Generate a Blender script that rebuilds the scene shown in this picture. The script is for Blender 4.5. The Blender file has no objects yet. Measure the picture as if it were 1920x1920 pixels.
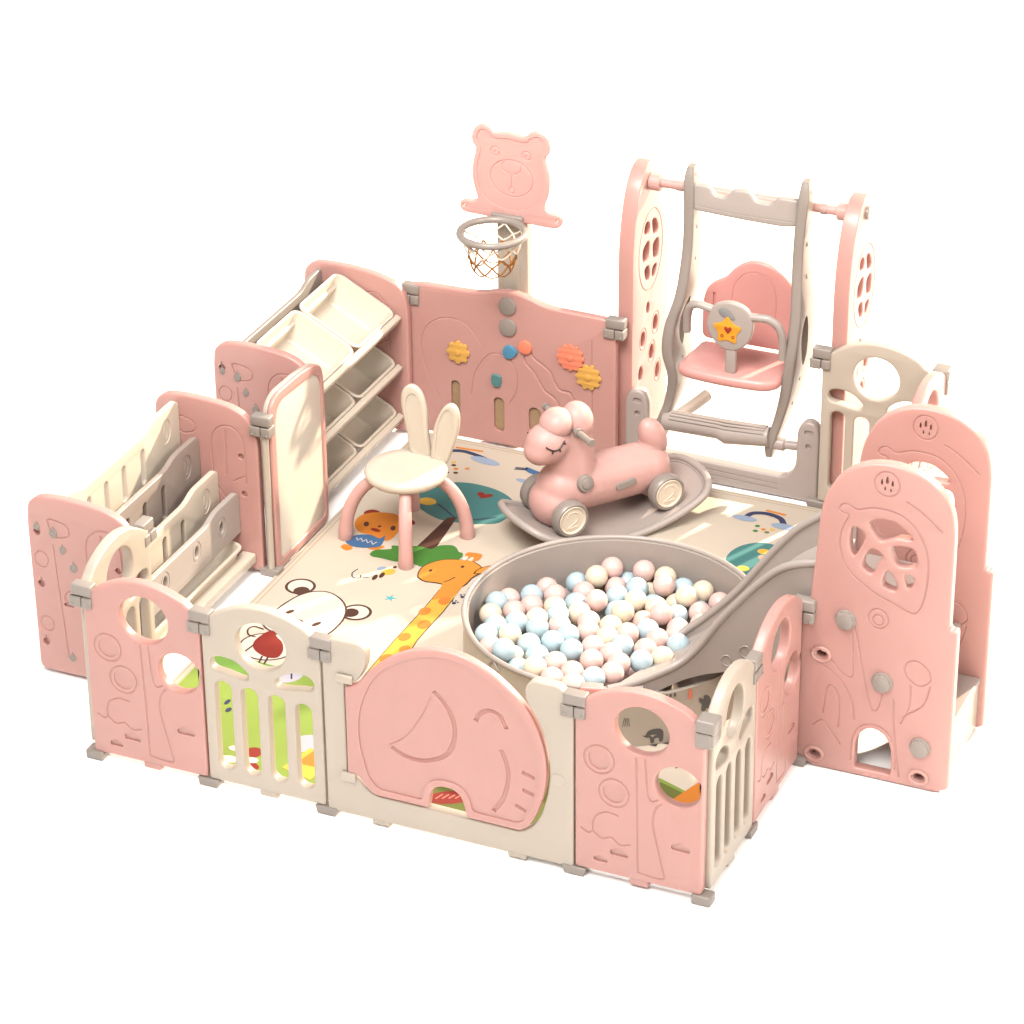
import bpy, bmesh, math, random
import numpy as np
from mathutils import Vector, Matrix
from mathutils.geometry import tessellate_polygon

R = math.radians
scene = bpy.context.scene
random.seed(7)

# ------------------------------------------------------------------ camera
cam_data = bpy.data.cameras.new('camera')
cam = bpy.data.objects.new('camera', cam_data)
scene.collection.objects.link(cam)
cam_data.sensor_width = 36.0
cam_data.lens = 6322.55 / 1920 * 36.0
cam_data.clip_start = 0.1
cam_data.clip_end = 200.0
_yaw, _pitch, _roll = -0.4154, 0.5041, -0.0107
_f = Vector((math.sin(_yaw) * math.cos(_pitch), math.cos(_yaw) * math.cos(_pitch), -math.sin(_pitch)))
_r0 = Vector((math.cos(_yaw), -math.sin(_yaw), 0))
_u0 = _r0.cross(_f)
_c, _s = math.cos(_roll), math.sin(_roll)
_r = _r0 * _c + _u0 * _s
_u = _u0 * _c - _r0 * _s
cm = Matrix((( _r.x, _u.x, -_f.x, 4.7222), (_r.y, _u.y, -_f.y, -7.4907), (_r.z, _u.z, -_f.z, 5.6700), (0, 0, 0, 1)))
cam.matrix_world = cm
scene.camera = cam

# ------------------------------------------------------------------ world: a white studio dome, brightest overhead
world = bpy.data.worlds.new('World')
scene.world = world
world.use_nodes = True
wn = world.node_tree.nodes
wl = world.node_tree.links
for n in list(wn):
    wn.remove(n)
w_out = wn.new('ShaderNodeOutputWorld')
w_bg = wn.new('ShaderNodeBackground')
w_tc = wn.new('ShaderNodeTexCoord')
w_sep = wn.new('ShaderNodeSeparateXYZ')
w_rmp = wn.new('ShaderNodeValToRGB')
wl.new(w_tc.outputs['Generated'], w_sep.inputs[0])
wl.new(w_sep.outputs['Z'], w_rmp.inputs[0])
w_rmp.color_ramp.elements[0].position = 0.0
w_rmp.color_ramp.elements[0].color = (0.86, 0.835, 0.81, 1)
w_rmp.color_ramp.elements[1].position = 0.9
w_rmp.color_ramp.elements[1].color = (1.0, 0.965, 0.93, 1)
wl.new(w_rmp.outputs[0], w_bg.inputs['Color'])
w_bg.inputs['Strength'].default_value = 0.58
wl.new(w_bg.outputs[0], w_out.inputs['Surface'])

# ------------------------------------------------------------------ key lamp (low, warm, from behind on the right)
key = bpy.data.lights.new('key_lamp', 'AREA')
key.shape = 'DISK'
key.size = 0.30
key.energy = 6400
key.color = (1.0, 0.84, 0.64)
key_o = bpy.data.objects.new('key_lamp', key)
scene.collection.objects.link(key_o)
_kd = Vector((0.46, 1.0, 0.58)).normalized()
key_o.location = Vector((1.0, 1.2, 0.2)) + _kd * 14.0
key_o.rotation_euler = _kd.to_track_quat('Z', 'Y').to_euler()

# ------------------------------------------------------------------ large fill light added high in front, brightening the inward panels
soft = bpy.data.lights.new('front_fill', 'AREA')
soft.shape = 'RECTANGLE'
soft.size, soft.size_y = 5.0, 4.0
soft.energy = 1350
soft.color = (1.0, 0.957, 0.912)
soft_o = bpy.data.objects.new('front_fill', soft)
scene.collection.objects.link(soft_o)
_sd = Vector((0.08, -0.80, 1.0)).normalized()
soft_o.location = Vector((1.0, 1.2, 0.3)) + _sd * 12.5
soft_o.rotation_euler = _sd.to_track_quat('Z', 'Y').to_euler()

# ------------------------------------------------------------------ unseen overhead fill, added to lift the inside of the pen
top = bpy.data.lights.new('overhead_fill', 'AREA')
top.shape = 'RECTANGLE'
top.size, top.size_y = 2.2, 1.0
top.energy = 185
top.color = (1.0, 0.95, 0.90)
top_o = bpy.data.objects.new('overhead_fill', top)
scene.collection.objects.link(top_o)
top_o.location = (0.75, 0.15, 3.9)
top_o.rotation_euler = (Vector((0.75, 0.15, 3.9)) - Vector((0.75, 2.6, 0.3))).to_track_quat('Z', 'Y').to_euler()

# ------------------------------------------------------------------ fill light added on the right for the right-facing sides
side = bpy.data.lights.new('side_fill', 'AREA')
side.shape = 'RECTANGLE'
side.size, side.size_y = 4.0, 4.0
side.energy = 820
side.color = (1.0, 0.925, 0.84)
side_o = bpy.data.objects.new('side_fill', side)
scene.collection.objects.link(side_o)
_rd = Vector((1.0, -0.25, 0.85)).normalized()
side_o.location = Vector((1.0, 1.2, 0.3)) + _rd * 11.0
side_o.rotation_euler = _rd.to_track_quat('Z', 'Y').to_euler()

scene.view_settings.view_transform = 'Standard'
scene.view_settings.look = 'None'
scene.view_settings.exposure = 0.05
scene.view_settings.gamma = 1.0
scene.view_settings.use_curve_mapping = False
scene.render.engine = 'CYCLES'
scene.cycles.use_denoising = True
scene.cycles.max_bounces = 8

# ------------------------------------------------------------------ materials
def plastic(name, col, rough=0.36, var=0.03, bump=0.015, bscale=90.0, spec=0.5, coat=0.0, sss=0.0, srad=1.0):
    m = bpy.data.materials.new(name)
    m.use_nodes = True
    nt = m.node_tree
    b = nt.nodes['Principled BSDF']
    b.inputs['Roughness'].default_value = rough
    b.inputs['Specular IOR Level'].default_value = spec
    if coat:
        b.inputs['Coat Weight'].default_value = coat
        b.inputs['Coat Roughness'].default_value = 0.15
    if sss:
        b.inputs['Subsurface Weight'].default_value = sss
        b.inputs['Subsurface Radius'].default_value = (0.05 * srad, 0.022 * srad, 0.016 * srad)
        b.inputs['Subsurface Scale'].default_value = 1.0
    tc = nt.nodes.new('ShaderNodeTexCoord')
    ns = nt.nodes.new('ShaderNodeTexNoise')
    ns.inputs['Scale'].default_value = 5.0
    ns.inputs['Detail'].default_value = 4.0
    nt.links.new(tc.outputs['Object'], ns.inputs['Vector'])
    mx = nt.nodes.new('ShaderNodeMix')
    mx.data_type = 'RGBA'
    mx.inputs[6].default_value = (*[c * (1 - var) for c in col], 1)
    mx.inputs[7].default_value = (*[min(1, c * (1 + var)) for c in col], 1)
    nt.links.new(ns.outputs['Fac'], mx.inputs[0])
    nt.links.new(mx.outputs[2], b.inputs['Base Color'])
    rr = nt.nodes.new('ShaderNodeMapRange')
    rr.inputs['To Min'].default_value = max(rough - 0.07, 0.05)
    rr.inputs['To Max'].default_value = min(rough + 0.09, 1.0)
    n3 = nt.nodes.new('ShaderNodeTexNoise')
    n3.inputs['Scale'].default_value = 14.0
    n3.inputs['Detail'].default_value = 6.0
    nt.links.new(tc.outputs['Object'], n3.inputs['Vector'])
    nt.links.new(n3.outputs['Fac'], rr.inputs['Value'])
    nt.links.new(rr.outputs['Result'], b.inputs['Roughness'])
    if bump:
        n2 = nt.nodes.new('ShaderNodeTexNoise')
        n2.inputs['Scale'].default_value = bscale
        n2.inputs['Detail'].default_value = 3.0
        nt.links.new(tc.outputs['Object'], n2.inputs['Vector'])
        bp = nt.nodes.new('ShaderNodeBump')
        bp.inputs['Strength'].default_value = bump
        bp.inputs['Distance'].default_value = 0.01
        nt.links.new(n2.outputs['Fac'], bp.inputs['Height'])
        nt.links.new(bp.outputs['Normal'], b.inputs['Normal'])
    return m

PINK = plastic('pink_plastic', (0.388, 0.212, 0.189), 0.34, sss=0.35, srad=0.9)
PINK2 = plastic('soft_pink_plastic', (0.449, 0.268, 0.245), 0.42, sss=0.35, srad=0.9, spec=0.38)
SEATPINK = plastic('coral_pink_plastic', (0.463, 0.237, 0.217), 0.34, sss=0.4, srad=1.0)
CREAM = plastic('cream_plastic', (0.352, 0.308, 0.257), 0.38, sss=0.2, srad=0.6)
IVORY = plastic('ivory_plastic', (0.465, 0.41, 0.336), 0.32, sss=0.15, srad=0.4)
TAUPE = plastic('taupe_plastic', (0.285, 0.243, 0.224), 0.34)
TAUPE2 = plastic('mushroom_plastic', (0.22, 0.18, 0.158), 0.36)
GREY = plastic('warm_grey_plastic', (0.21, 0.183, 0.163), 0.33)
SLIDE = plastic('slide_grey_plastic', (0.282, 0.246, 0.225), 0.36)
BOARD = plastic('white_board', (0.493, 0.449, 0.387), 0.22, bump=0.0)
GEARY = plastic('ochre_plastic', (0.485, 0.263, 0.058), 0.35)
GEARR = plastic('coral_plastic', (0.589, 0.168, 0.1), 0.35)
BLUE = plastic('blue_plastic', (0.05, 0.18, 0.29), 0.35)
TEALP = plastic('teal_plastic', (0.06, 0.155, 0.155), 0.35)
HUB = plastic('hub_cream', (0.56, 0.485, 0.385), 0.4)
TAN = plastic('shaded_carpet_tan', (0.30, 0.20, 0.11), 0.8, var=0.25, bump=0.6, bscale=400)  # carpet tan with its shade put into the colour
ROPE_W = plastic('white_rope', (0.56, 0.50, 0.42), 0.8)
ROPE_B = plastic('brown_rope', (0.238, 0.094, 0.016), 0.7)
BLACK = plastic('black_paint', (0.02, 0.012, 0.01), 0.4, bump=0)
STICK_Y = plastic('sticker_yellow', (0.55, 0.24, 0.015), 0.4, bump=0)
STICK_R = plastic('sticker_red', (0.24, 0.025, 0.01), 0.4, bump=0)
STICK_G = plastic('sticker_grey', (0.18, 0.18, 0.18), 0.4, bump=0)
B_PINK = plastic('ball_pink', (0.534, 0.37, 0.344), 0.25, bump=0.0)
B_CREAM = plastic('ball_cream', (0.557, 0.479, 0.371), 0.25, bump=0.0)
B_BLUE = plastic('ball_blue', (0.326, 0.426, 0.47), 0.25, bump=0.0)

_artmats = {}
def art(name, col):
    if name not in _artmats:
        _artmats[name] = plastic('mat_' + name, tuple(c * 0.72 for c in col), 0.6, var=0.05, bump=0.12, bscale=500, spec=0.3)
    return _artmats[name]

# ------------------------------------------------------------------ object helpers
def link(o, parent=None):
    scene.collection.objects.link(o)
    if parent is not None:
        o.parent = parent
    return o

def thing(name, label, cat, loc=(0, 0, 0), rotz=0.0, group=None):
    o = bpy.data.objects.new(name, None)
    o.empty_display_size = 0.05
    o.location = loc
    o.rotation_euler = (0, 0, rotz)
    link(o)
    o['label'] = label
    o['category'] = cat
    if group:
        o['group'] = group
    return o

def tag(o, label, cat, group=None):
    o['label'] = label
    o['category'] = cat
    if group:
        o['group'] = group
    return o

def finish(me, axis=None, ang=38):
    ax = Vector(axis) if axis else None
    for p in me.polygons:
        p.use_smooth = not (ax is not None and abs(p.normal.dot(ax)) > 0.9995)
    me.set_sharp_from_angle(angle=R(ang))
    me.update()

def part(name, me, mats, parent=None, loc=None, rot=None):
    o = bpy.data.objects.new(name, me)
    if not isinstance(mats, (list, tuple)):
        mats = [mats]
    if len(me.materials) == 0:
        for m in mats:
            me.materials.append(m)
    link(o, parent)
    if loc is not None:
        o.location = loc
    if rot is not None:
        o.rotation_euler = rot
    return o

class MB:
    def __init__(self):
        self.bm = bmesh.new()
        self.mi = 0
    def _tag(self, verts):
        for v in verts:
            for f in v.link_faces:
                f.material_index = self.mi
    def box(self, x0, x1, y0, y1, z0, z1, bev=0.0, seg=3, M=None):
        r = bmesh.ops.create_cube(self.bm, size=1.0)
        vs = r['verts']
        for v in vs:
            v.co = Vector(((x0 + x1) / 2 + v.co.x * (x1 - x0), (y0 + y1) / 2 + v.co.y * (y1 - y0), (z0 + z1) / 2 + v.co.z * (z1 - z0)))
        self._tag(vs)
        if bev:
            es = list({e for v in vs for e in v.link_edges})
            rr = bmesh.ops.bevel(self.bm, geom=es, offset=bev, segments=seg, affect='EDGES', profile=0.5)
            vs = list({v for f in rr['faces'] for v in f.verts} | {v for v in vs if v.is_valid})
            self._tag(vs)
        if M is not None:
            for v in vs:
                v.co = M @ v.co
        return vs
    def tube(self, pts, r, n=10, closed=False, cap=True, squash=None):
        pts = [Vector(p) for p in pts]
        k = len(pts)
        rs = r if isinstance(r, (list, tuple)) else [r] * k
        tang = []
        for i in range(k):
            a = pts[(i - 1) % k] if (closed or i > 0) else pts[i]
            b = pts[(i + 1) % k] if (closed or i < k - 1) else pts[i]
            t = (b - a)
            tang.append(t.normalized() if t.length > 1e-9 else Vector((0, 0, 1)))
        up = Vector((0, 0, 1)) if abs(tang[0].z) < 0.9 else Vector((1, 0, 0))
        nrm = (up - tang[0] * up.dot(tang[0])).normalized()
        rings = []
        for i in range(k):
            nrm = (nrm - tang[i] * nrm.dot(tang[i]))
            nrm = nrm.normalized() if nrm.length > 1e-6 else tang[i].orthogonal().normalized()
            bn = tang[i].cross(nrm)
            ring = []
            for j in range(n):
                a = 2 * math.pi * j / n
                ring.append(self.bm.verts.new(pts[i] + (nrm * math.cos(a) + bn * math.sin(a)) * rs[i]))
            rings.append(ring)
        fs = []
        m = k if closed else k - 1
        for i in range(m):
            A, B = rings[i], rings[(i + 1) % k]
            for j in range(n):
                fs.append(self.bm.faces.new((A[j], A[(j + 1) % n], B[(j + 1) % n], B[j])))
        if cap and not closed:
            fs.append(self.bm.faces.new(list(reversed(rings[0]))))
            fs.append(self.bm.faces.new(rings[-1]))
        for f in fs:
            f.material_index = self.mi
        return [v for rg in rings for v in rg]
    def lathe(self, prof, n=32, M=None):
        rings = []
        for (r, z) in prof:
            if r < 1e-6:
                rings.append([self.bm.verts.new((0, 0, z))])
            else:
                rings.append([self.bm.verts.new((r * math.cos(2 * math.pi * j / n), r * math.sin(2 * math.pi * j / n), z)) for j in range(n)])
        for i in range(len(rings) - 1):
            A, B = rings[i], rings[i + 1]
            for j in range(n):
                j2 = (j + 1) % n
                if len(A) == 1 and len(B) == 1:
                    continue
                if len(A) == 1:
                    f = self.bm.faces.new((A[0], B[j2], B[j]))
                elif len(B) == 1:
                    f = self.bm.faces.new((A[j], A[j2], B[0]))
                else:
                    f = self.bm.faces.new((A[j], A[j2], B[j2], B[j]))
                f.material_index = self.mi
        vs = [v for rg in rings for v in rg]
        if M is not None:
            for v in vs:
                v.co = M @ v.co
        return vs
    def ball(self, c, rad, n=24, M=None):
        r = bmesh.ops.create_uvsphere(self.bm, u_segments=n, v_segments=n // 2, radius=1.0)
        if not isinstance(rad, (list, tuple)):
            rad = (rad, rad, rad)
        for v in r['verts']:
            p = Vector((v.co.x * rad[0], v.co.y * rad[1], v.co.z * rad[2]))
            if M is not None:
                p = M @ p
            v.co = p + Vector(c)
        self._tag(r['verts'])
        return r['verts']
    def disc(self, c, nrm, r, h, bev=0.003, n=32):
        """a short button: back face at c, rising h along nrm"""
        q = Vector(nrm).normalized().to_track_quat('Z', 'Y').to_matrix().to_4x4()
        M = Matrix.Translation(c) @ q
        return self.lathe([(0, 0), (r, 0), (r, h - bev), (r - bev * 0.3, h - bev * 0.3), (r - bev, h), (0, h)], n, M)
    def mesh(self, ang=38, axis=None, recalc=True):
        if recalc:
            bmesh.ops.recalc_face_normals(self.bm, faces=self.bm.faces[:])
        me = bpy.data.meshes.new('m')
        self.bm.to_mesh(me)
        self.bm.free()
        finish(me, axis, ang)
        return me
    def add(self, name, mats, parent=None, ang=38, axis=None, loc=None, rot=None):
        return part(name, self.mesh(ang, axis), mats, parent, loc, rot)

# ------------------------------------------------------------------ 2D outlines
def cr(pts, n=5, closed=True):
    """Catmull-Rom through points"""
    P = [Vector((p[0], p[1])) for p in pts]
    k = len(P)
    out = []
    for i in range(k if closed else k - 1):
        if closed:
            a, b, c, d = P[(i - 1) % k], P[i], P[(i + 1) % k], P[(i + 2) % k]
        else:
            a = P[i - 1] if i > 0 else P[i] * 2 - P[i + 1]
            b, c = P[i], P[i + 1]
            d = P[i + 2] if i + 2 < k else P[i + 1] * 2 - P[i]
        for j in range(n):
            t = j / n
            q = 0.5 * ((2 * b) + (c - a) * t + (2 * a - 5 * b + 4 * c - d) * t * t + (3 * b - a - 3 * c + d) * t ** 3)
            out.append((q.x, q.y))
    if not closed:
        out.append((P[-1].x, P[-1].y))
    return out

def rpoly(pts, r, n=5):
    """polygon with rounded corners; pts may be (x, y) or (x, y, r)"""
    out = []
    k = len(pts)
    for i in range(k):
        p = Vector(pts[i][:2])
        rr = pts[i][2] if len(pts[i]) > 2 else r
        a = Vector(pts[i - 1][:2])
        b = Vector(pts[(i + 1) % k][:2])
        da, db = (a - p), (b - p)
        la, lb = da.length, db.length
        da.normalize()
        db.normalize()
        d = min(rr, la * 0.49, lb * 0.49)
        if d < 1e-5:
            out.append(tuple(p))
            continue
        s, e = p + da * d, p + db * d
        for j in range(n + 1):
            t = j / n
            q = s * (1 - t) ** 2 + p * 2 * t * (1 - t) + e * t * t
            out.append((q.x, q.y))
    return out

def rrect(x0, x1, z0, z1, r, n=6):
    out = []
    for cx, cz, a0 in ((x1 - r, z1 - r, 0), (x0 + r, z1 - r, 90), (x0 + r, z0 + r, 180), (x1 - r, z0 + r, 270)):
        for j in range(n + 1):
            a = R(a0 + 90 * j / n)
            out.append((cx + r * math.cos(a), cz + r * math.sin(a)))
    return out

def ell(cx, cz, rx, rz=None, n=36, rot=0.0, a0=0, a1=360):
    rz = rx if rz is None else rz
    out = []
    full = (a1 - a0) >= 360
    for j in range(n if full else n + 1):
        a = R(a0 + (a1 - a0) * j / n)
        x, z = rx * math.cos(a), rz * math.sin(a)
        out.append((cx + x * math.cos(rot) - z * math.sin(rot), cz + x * math.sin(rot) + z * math.cos(rot)))
    return out

def inset(pts, d):
    """offset a closed outline inwards by d (positive)"""
    k = len(pts)
    area = sum(pts[i][0] * pts[(i + 1) % k][1] - pts[(i + 1) % k][0] * pts[i][1] for i in range(k))
    sg = 1 if area > 0 else -1
    out = []
    for i in range(k):
        a, b = Vector(pts[i - 1]), Vector(pts[(i + 1) % k])
        t = (b - a)
        if t.length < 1e-9:
            continue
        t.normalize()
        out.append((pts[i][0] - t.y * d * sg, pts[i][1] + t.x * d * sg))
    return out

def plate(outline, holes=(), thick=0.035, bev=0.007, y0=0.0):
    """mesh of a flat plate: outline in (x, z), front face at y = y0 facing -y, rounded edges all round"""
    cu = bpy.data.curves.new('tmp', 'CURVE')
    cu.dimensions = '2D'
    cu.fill_mode = 'BOTH'
    cu.extrude = max(thick / 2 - bev, 0.0)
    cu.bevel_depth = bev
    cu.bevel_resolution = 3 if bev > 0.0015 else 1
    cu.offset = -bev
    for pts in [outline] + list(holes):
        # drop doubled points
        q = [pts[0]]
        for p in pts[1:]:
            if (Vector(p) - Vector(q[-1])).length > 4e-4:
                q.append(p)
        if (Vector(q[0]) - Vector(q[-1])).length < 4e-4:
            q.pop()
        sp = cu.splines.new('POLY')
        sp.points.add(len(q) - 1)
        for i, p in enumerate(q):
            sp.points[i].co = (p[0], p[1], 0, 1)
        sp.use_cyclic_u = True
    ob = bpy.data.objects.new('tmp', cu)
    me = bpy.data.meshes.new_from_object(ob)
    bpy.data.objects.remove(ob)
    bpy.data.curves.remove(cu)
    bm = bmesh.new()
    bm.from_mesh(me)
    bmesh.ops.remove_doubles(bm, verts=bm.verts[:], dist=2e-5)
    for v in bm.verts:
        x, y, z = v.co
        v.co = (x, y0 + thick / 2 - z, y)
    bmesh.ops.recalc_face_normals(bm, faces=bm.faces[:])
    bm.to_mesh(me)
    bm.free()
    me.materials.clear()
    return me

def boolean(me, cutter):
    a = bpy.data.objects.new('tmp_a', me)
    b = bpy.data.objects.new('tmp_b', cutter)
    link(a)
    link(b)
    md = a.modifiers.new('b', 'BOOLEAN')
    md.operation = 'DIFFERENCE'
    md.object = b
    md.solver = 'EXACT'
    md.use_self = True
    dg = bpy.context.evaluated_depsgraph_get()
    out = bpy.data.meshes.new_from_object(a.evaluated_get(dg))
    bpy.data.objects.remove(a)
    bpy.data.objects.remove(b)
    bpy.data.meshes.remove(cutter)
    return out

def cut(me, grooves=(), pockets=(), r=0.0028, y0=0.0):
    """engrave lines (x, z polylines; (pts, closed[, radius])) and shallow pockets ((outline, depth)) into the front face"""
    mb = MB()
    for g in grooves:
        pts, closed = g[0], g[1]
        rr = g[2] if len(g) > 2 else r
        mb.tube([(p[0], y0 - rr * 0.15, p[1]) for p in pts], rr, 8, closed)
    for outline, depth in pockets:
        n = len(outline)
        A = [mb.bm.verts.new((p[0], y0 - 0.01, p[1])) for p in outline]
        B = [mb.bm.verts.new((p[0], y0 + depth, p[1])) for p in outline]
        mb.bm.faces.new(A)
        mb.bm.faces.new(list(reversed(B)))
        for i in range(n):
            mb.bm.faces.new((A[i], B[i], B[(i + 1) % n], A[(i + 1) % n]))
    me2 = boolean(me, mb.mesh())
    return me2

FY = (0, 1, 0)
def seal(me, ang=38):
    finish(me, FY, ang)
    return me

def copy_tree(o, parent=None):
    c = o.copy()
    scene.collection.objects.link(c)
    c.parent = parent
    for ch in list(o.children):
        copy_tree(ch, c)
    return c

# ================================================================== the setting
mb = MB()
g = bmesh.ops.create_grid(mb.bm, x_segments=1, y_segments=1, size=40)
GROUND = plastic('white_floor', (0.93, 0.93, 0.93), 0.75, var=0.0, bump=0.0, spec=0.2)
ground = mb.add('ground', GROUND)
ground['kind'] = 'structure'
ground['label'] = 'seamless white studio floor'

# ================================================================== printed play mat
MX0, MX1, MY0, MY1, MT = 0.022, 1.965, 0.03, 2.328, 0.012
mat_slots = []
def slot(m):
    if m not in mat_slots:
        mat_slots.append(m)
    return mat_slots.index(m)
mmb = MB()
mmb.mi = slot(art('cream', (0.60, 0.525, 0.43)))
mmb.box(MX0, MX1, MY0, MY1, 0.0015, MT, 0.003, 2)
def ap(pts, m, layer=1, raw=False):
    """a printed patch on the mat"""
    mmb.mi = slot(m)
    z = MT + 0.0003 * layer
    off = (0, 0) if raw else (0.0087, -0.0195)
    P = [Vector((p[0] + off[0], p[1] + off[1], z)) for p in pts]
    P = [Vector((min(max(p.x, MX0 + .004), MX1 - .004), min(max(p.y, MY0 + .004), MY1 - .004), z)) for p in P]
    vs = [mmb.bm.verts.new(p) for p in P]
    for t in tessellate_polygon([P]):
        try:
            f = mmb.bm.faces.new([vs[i] for i in t])
            f.material_index = mmb.mi
        except ValueError:
            pass
def stroke(pts, w, m, layer=2, closed=False):
    k = len(pts)
    L, Rr = [], []
    for i in range(k):
        a = Vector(pts[(i - 1) % k]) if (closed or i > 0) else Vector(pts[i])
        b = Vector(pts[(i + 1) % k]) if (closed or i < k - 1) else Vector(pts[i])
        t = (b - a).normalized()
        n = Vector((-t.y, t.x)) * w / 2
        L.append(tuple(Vector(pts[i]) + n))
        Rr.append(tuple(Vector(pts[i]) - n))
    for i in range(k if closed else k - 1):
        j = (i + 1) % k
        ap([L[i], L[j], Rr[j], Rr[i]], m, layer)
A_WHITE = art('white', (0.66, 0.60, 0.52))
A_BROWN = art('brown', (0.075, 0.03, 0.02))
A_RED = art('red', (0.23, 0.022, 0.014))
A_ORANGE = art('orange', (0.60, 0.20, 0.025))
A_GIR = art('giraffe', (0.62, 0.245, 0.035))
A_YEL = art('yellow', (0.66, 0.40, 0.06))
A_SPOT = art('spot', (0.60, 0.20, 0.03))
A_TEAL = art('teal', (0.055, 0.19, 0.185))
A_GREEN = art('green', (0.055, 0.19, 0.03))
A_LIME = art('lime', (0.22, 0.31, 0.055))
A_LIME2 = art('grass_green', (0.17, 0.32, 0.06))
A_OLIVE = art('olive', (0.13, 0.15, 0.03))
A_NAVY = art('navy', (0.035, 0.04, 0.09))
A_SKY = art('cloud_blue', (0.27, 0.34, 0.45))
A_BIRD = art('bird_blue', (0.05, 0.13, 0.27))
A_GREY = art('charcoal', (0.06, 0.055, 0.055))
A_LILAC = art('pale_lilac', (0.42, 0.40, 0.45))
A_TAN = art('border_tan', (0.42, 0.33, 0.22))
A_CYAN = art('cyan', (0.08, 0.42, 0.46))
A_PINK = art('pink', (0.62, 0.25, 0.2))
# stitched border
for k in range(2):
    d = 0.012 + 0.016 * k
    x0, x1, y0, y1 = MX0 + d, MX1 - d, MY0 + d, MY1 - d
    q = [(x0, y0), (x1, y0), (x1, y1), (x0, y1)]
    for a, b in zip(q, q[1:] + q[:1]):
        va, vb = Vector(a), Vector(b)
        n = Vector((-(vb - va).y, (vb - va).x)).normalized() * 0.0015
        ap([tuple(va + n), tuple(vb + n), tuple(vb - n), tuple(va - n)], A_TAN, 1, raw=True)
# green lawn in the front strip
ap([(0.045, 0.05), (1.95, 0.05), (1.95, 0.44), (1.66, 0.55), (1.2, 0.50), (0.75, 0.60), (0.5, 0.655), (0.3, 0.68), (0.16, 0.69), (0.045, 0.66)], A_LIME, 1)
ap([(0.045, 0.66), (0.16, 0.69), (0.3, 0.68), (0.33, 0.62), (0.2, 0.60), (0.045, 0.58)], A_LIME2, 2)
ap([(0.85, 0.05), (1.95, 0.05), (1.95, 0.43), (1.67, 0.53), (1.2, 0.48), (0.86, 0.55)], A_OLIVE, 2)
ap([(1.715, 0.40), (1.86, 0.40), (1.90, 0.60), (1.775, 0.58)], A_ORANGE, 3)
ap(ell(0.58, 0.31, 0.045, 0.05), A_LILAC, 3)
ap(ell(0.34, 0.655, 0.05, 0.055), A_LILAC, 3)
stroke([(0.35, 0.66), (0.365, 0.63)], 0.006, A_NAVY, 4)
ap([(0.57, 0.16), (0.68, 0.13), (0.70, 0.27), (0.60, 0.29)], A_YEL, 3.5)
ap([(0.60, 0.20), (0.70, 0.20), (0.70, 0.29), (0.62, 0.29)], A_ORANGE, 4)
ap(ell(0.45, 0.20, 0.028, 0.03), A_RED, 3)
ap(ell(0.475, 0.125, 0.032, 0.025), A_RED, 3)
ap(ell(0.465, 0.16, 0.022, 0.016), A_WHITE, 4)
ap(ell(0.39, 0.20, 0.024, 0.014), A_WHITE, 3)
ap(ell(0.40, 0.14, 0.03, 0.018), A_WHITE, 3)
ap(ell(0.24, 0.43, 0.008, 0.016), A_NAVY, 3)
ap(ell(0.265, 0.39, 0.009, 0.014), A_NAVY, 3)
ap(cr([(1.05, 0.17), (1.1, 0.165), (1.16, 0.20), (1.17, 0.24), (1.11, 0.245), (1.06, 0.21)]), A_RED, 3)
for i in range(5):
    stroke([(1.075 + i * .018, 0.185 + i * .008), (1.085 + i * .018, 0.215 + i * .006)], 0.004, A_PINK, 4)
# white bear with a red heart
_o = (-0.0087, 0.0195)
def A(pts):            # points already measured on the mat's surface
    return [(p[0] + _o[0], p[1] + _o[1]) for p in pts]
for (ex, ey) in ((0.135, 1.150), (0.382, 1.068)):
    ap(A(ell(ex, ey, 0.052, 0.052)), A_BROWN, 1)
    ap(A(ell(ex, ey, 0.0425, 0.0425)), A_WHITE, 2)
    ap(A(ell(*((0.152, 1.124) if ex < .2 else (0.366, 1.058)), 0.027, 0.028)), A_BROWN, 2.5)
bh = [(0.118, 0.90), (0.126, 0.97), (0.138, 1.04), (0.158, 1.100), (0.193, 1.140), (0.243, 1.153), (0.298, 1.128), (0.339, 1.084), (0.362, 1.03), (0.368, 0.97), (0.358, 0.90), (0.315, 0.855), (0.24, 0.84), (0.16, 0.855)]
ap(A(cr(bh, 5)), A_BROWN, 3)
ap(A(inset(cr(bh, 5), 0.0065)), A_WHITE, 4)
for (ex, ey) in ((0.178, 0.985), (0.295, 0.948)):
    ap(A(ell(ex, ey, 0.009, 0.019, rot=-0.45)), A_BROWN, 5)
ap(A(ell(0.234, 0.942, 0.014, 0.011)), A_BROWN, 5)
ap(A(ell(0.21, 0.76, 0.095, 0.085)), A_BROWN, 1)
ap(A(ell(0.21, 0.76, 0.089, 0.079)), A_WHITE, 2)
heart = [(0.0, -1.0), (0.55, -0.45), (0.95, 0.15), (0.85, 0.7), (0.45, 0.85), (0.0, 0.5), (-0.45, 0.85), (-0.85, 0.7), (-0.95, 0.15), (-0.55, -0.45)]
ap(A(cr([(0.157, 0.77), (0.165, 0.835), (0.185, 0.855), (0.213, 0.825), (0.245, 0.80), (0.27, 0.755), (0.272, 0.71), (0.235, 0.70), (0.182, 0.725)], 4)), A_RED, 5)
stroke(A(cr([(0.148, 0.799), (0.121, 0.802), (0.103, 0.832), (0.113, 0.856), (0.151, 0.852)], closed=False)), 0.006, A_BROWN, 6)
stroke(A([(0.166, 0.754), (0.157, 0.700)]), 0.006, A_BROWN, 6)
stroke(A([(0.223, 0.70), (0.234, 0.651)]), 0.006, A_BROWN, 6)
stroke(A([(0.243, 0.702), (0.251, 0.658)]), 0.006, A_BROWN, 6)
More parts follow.
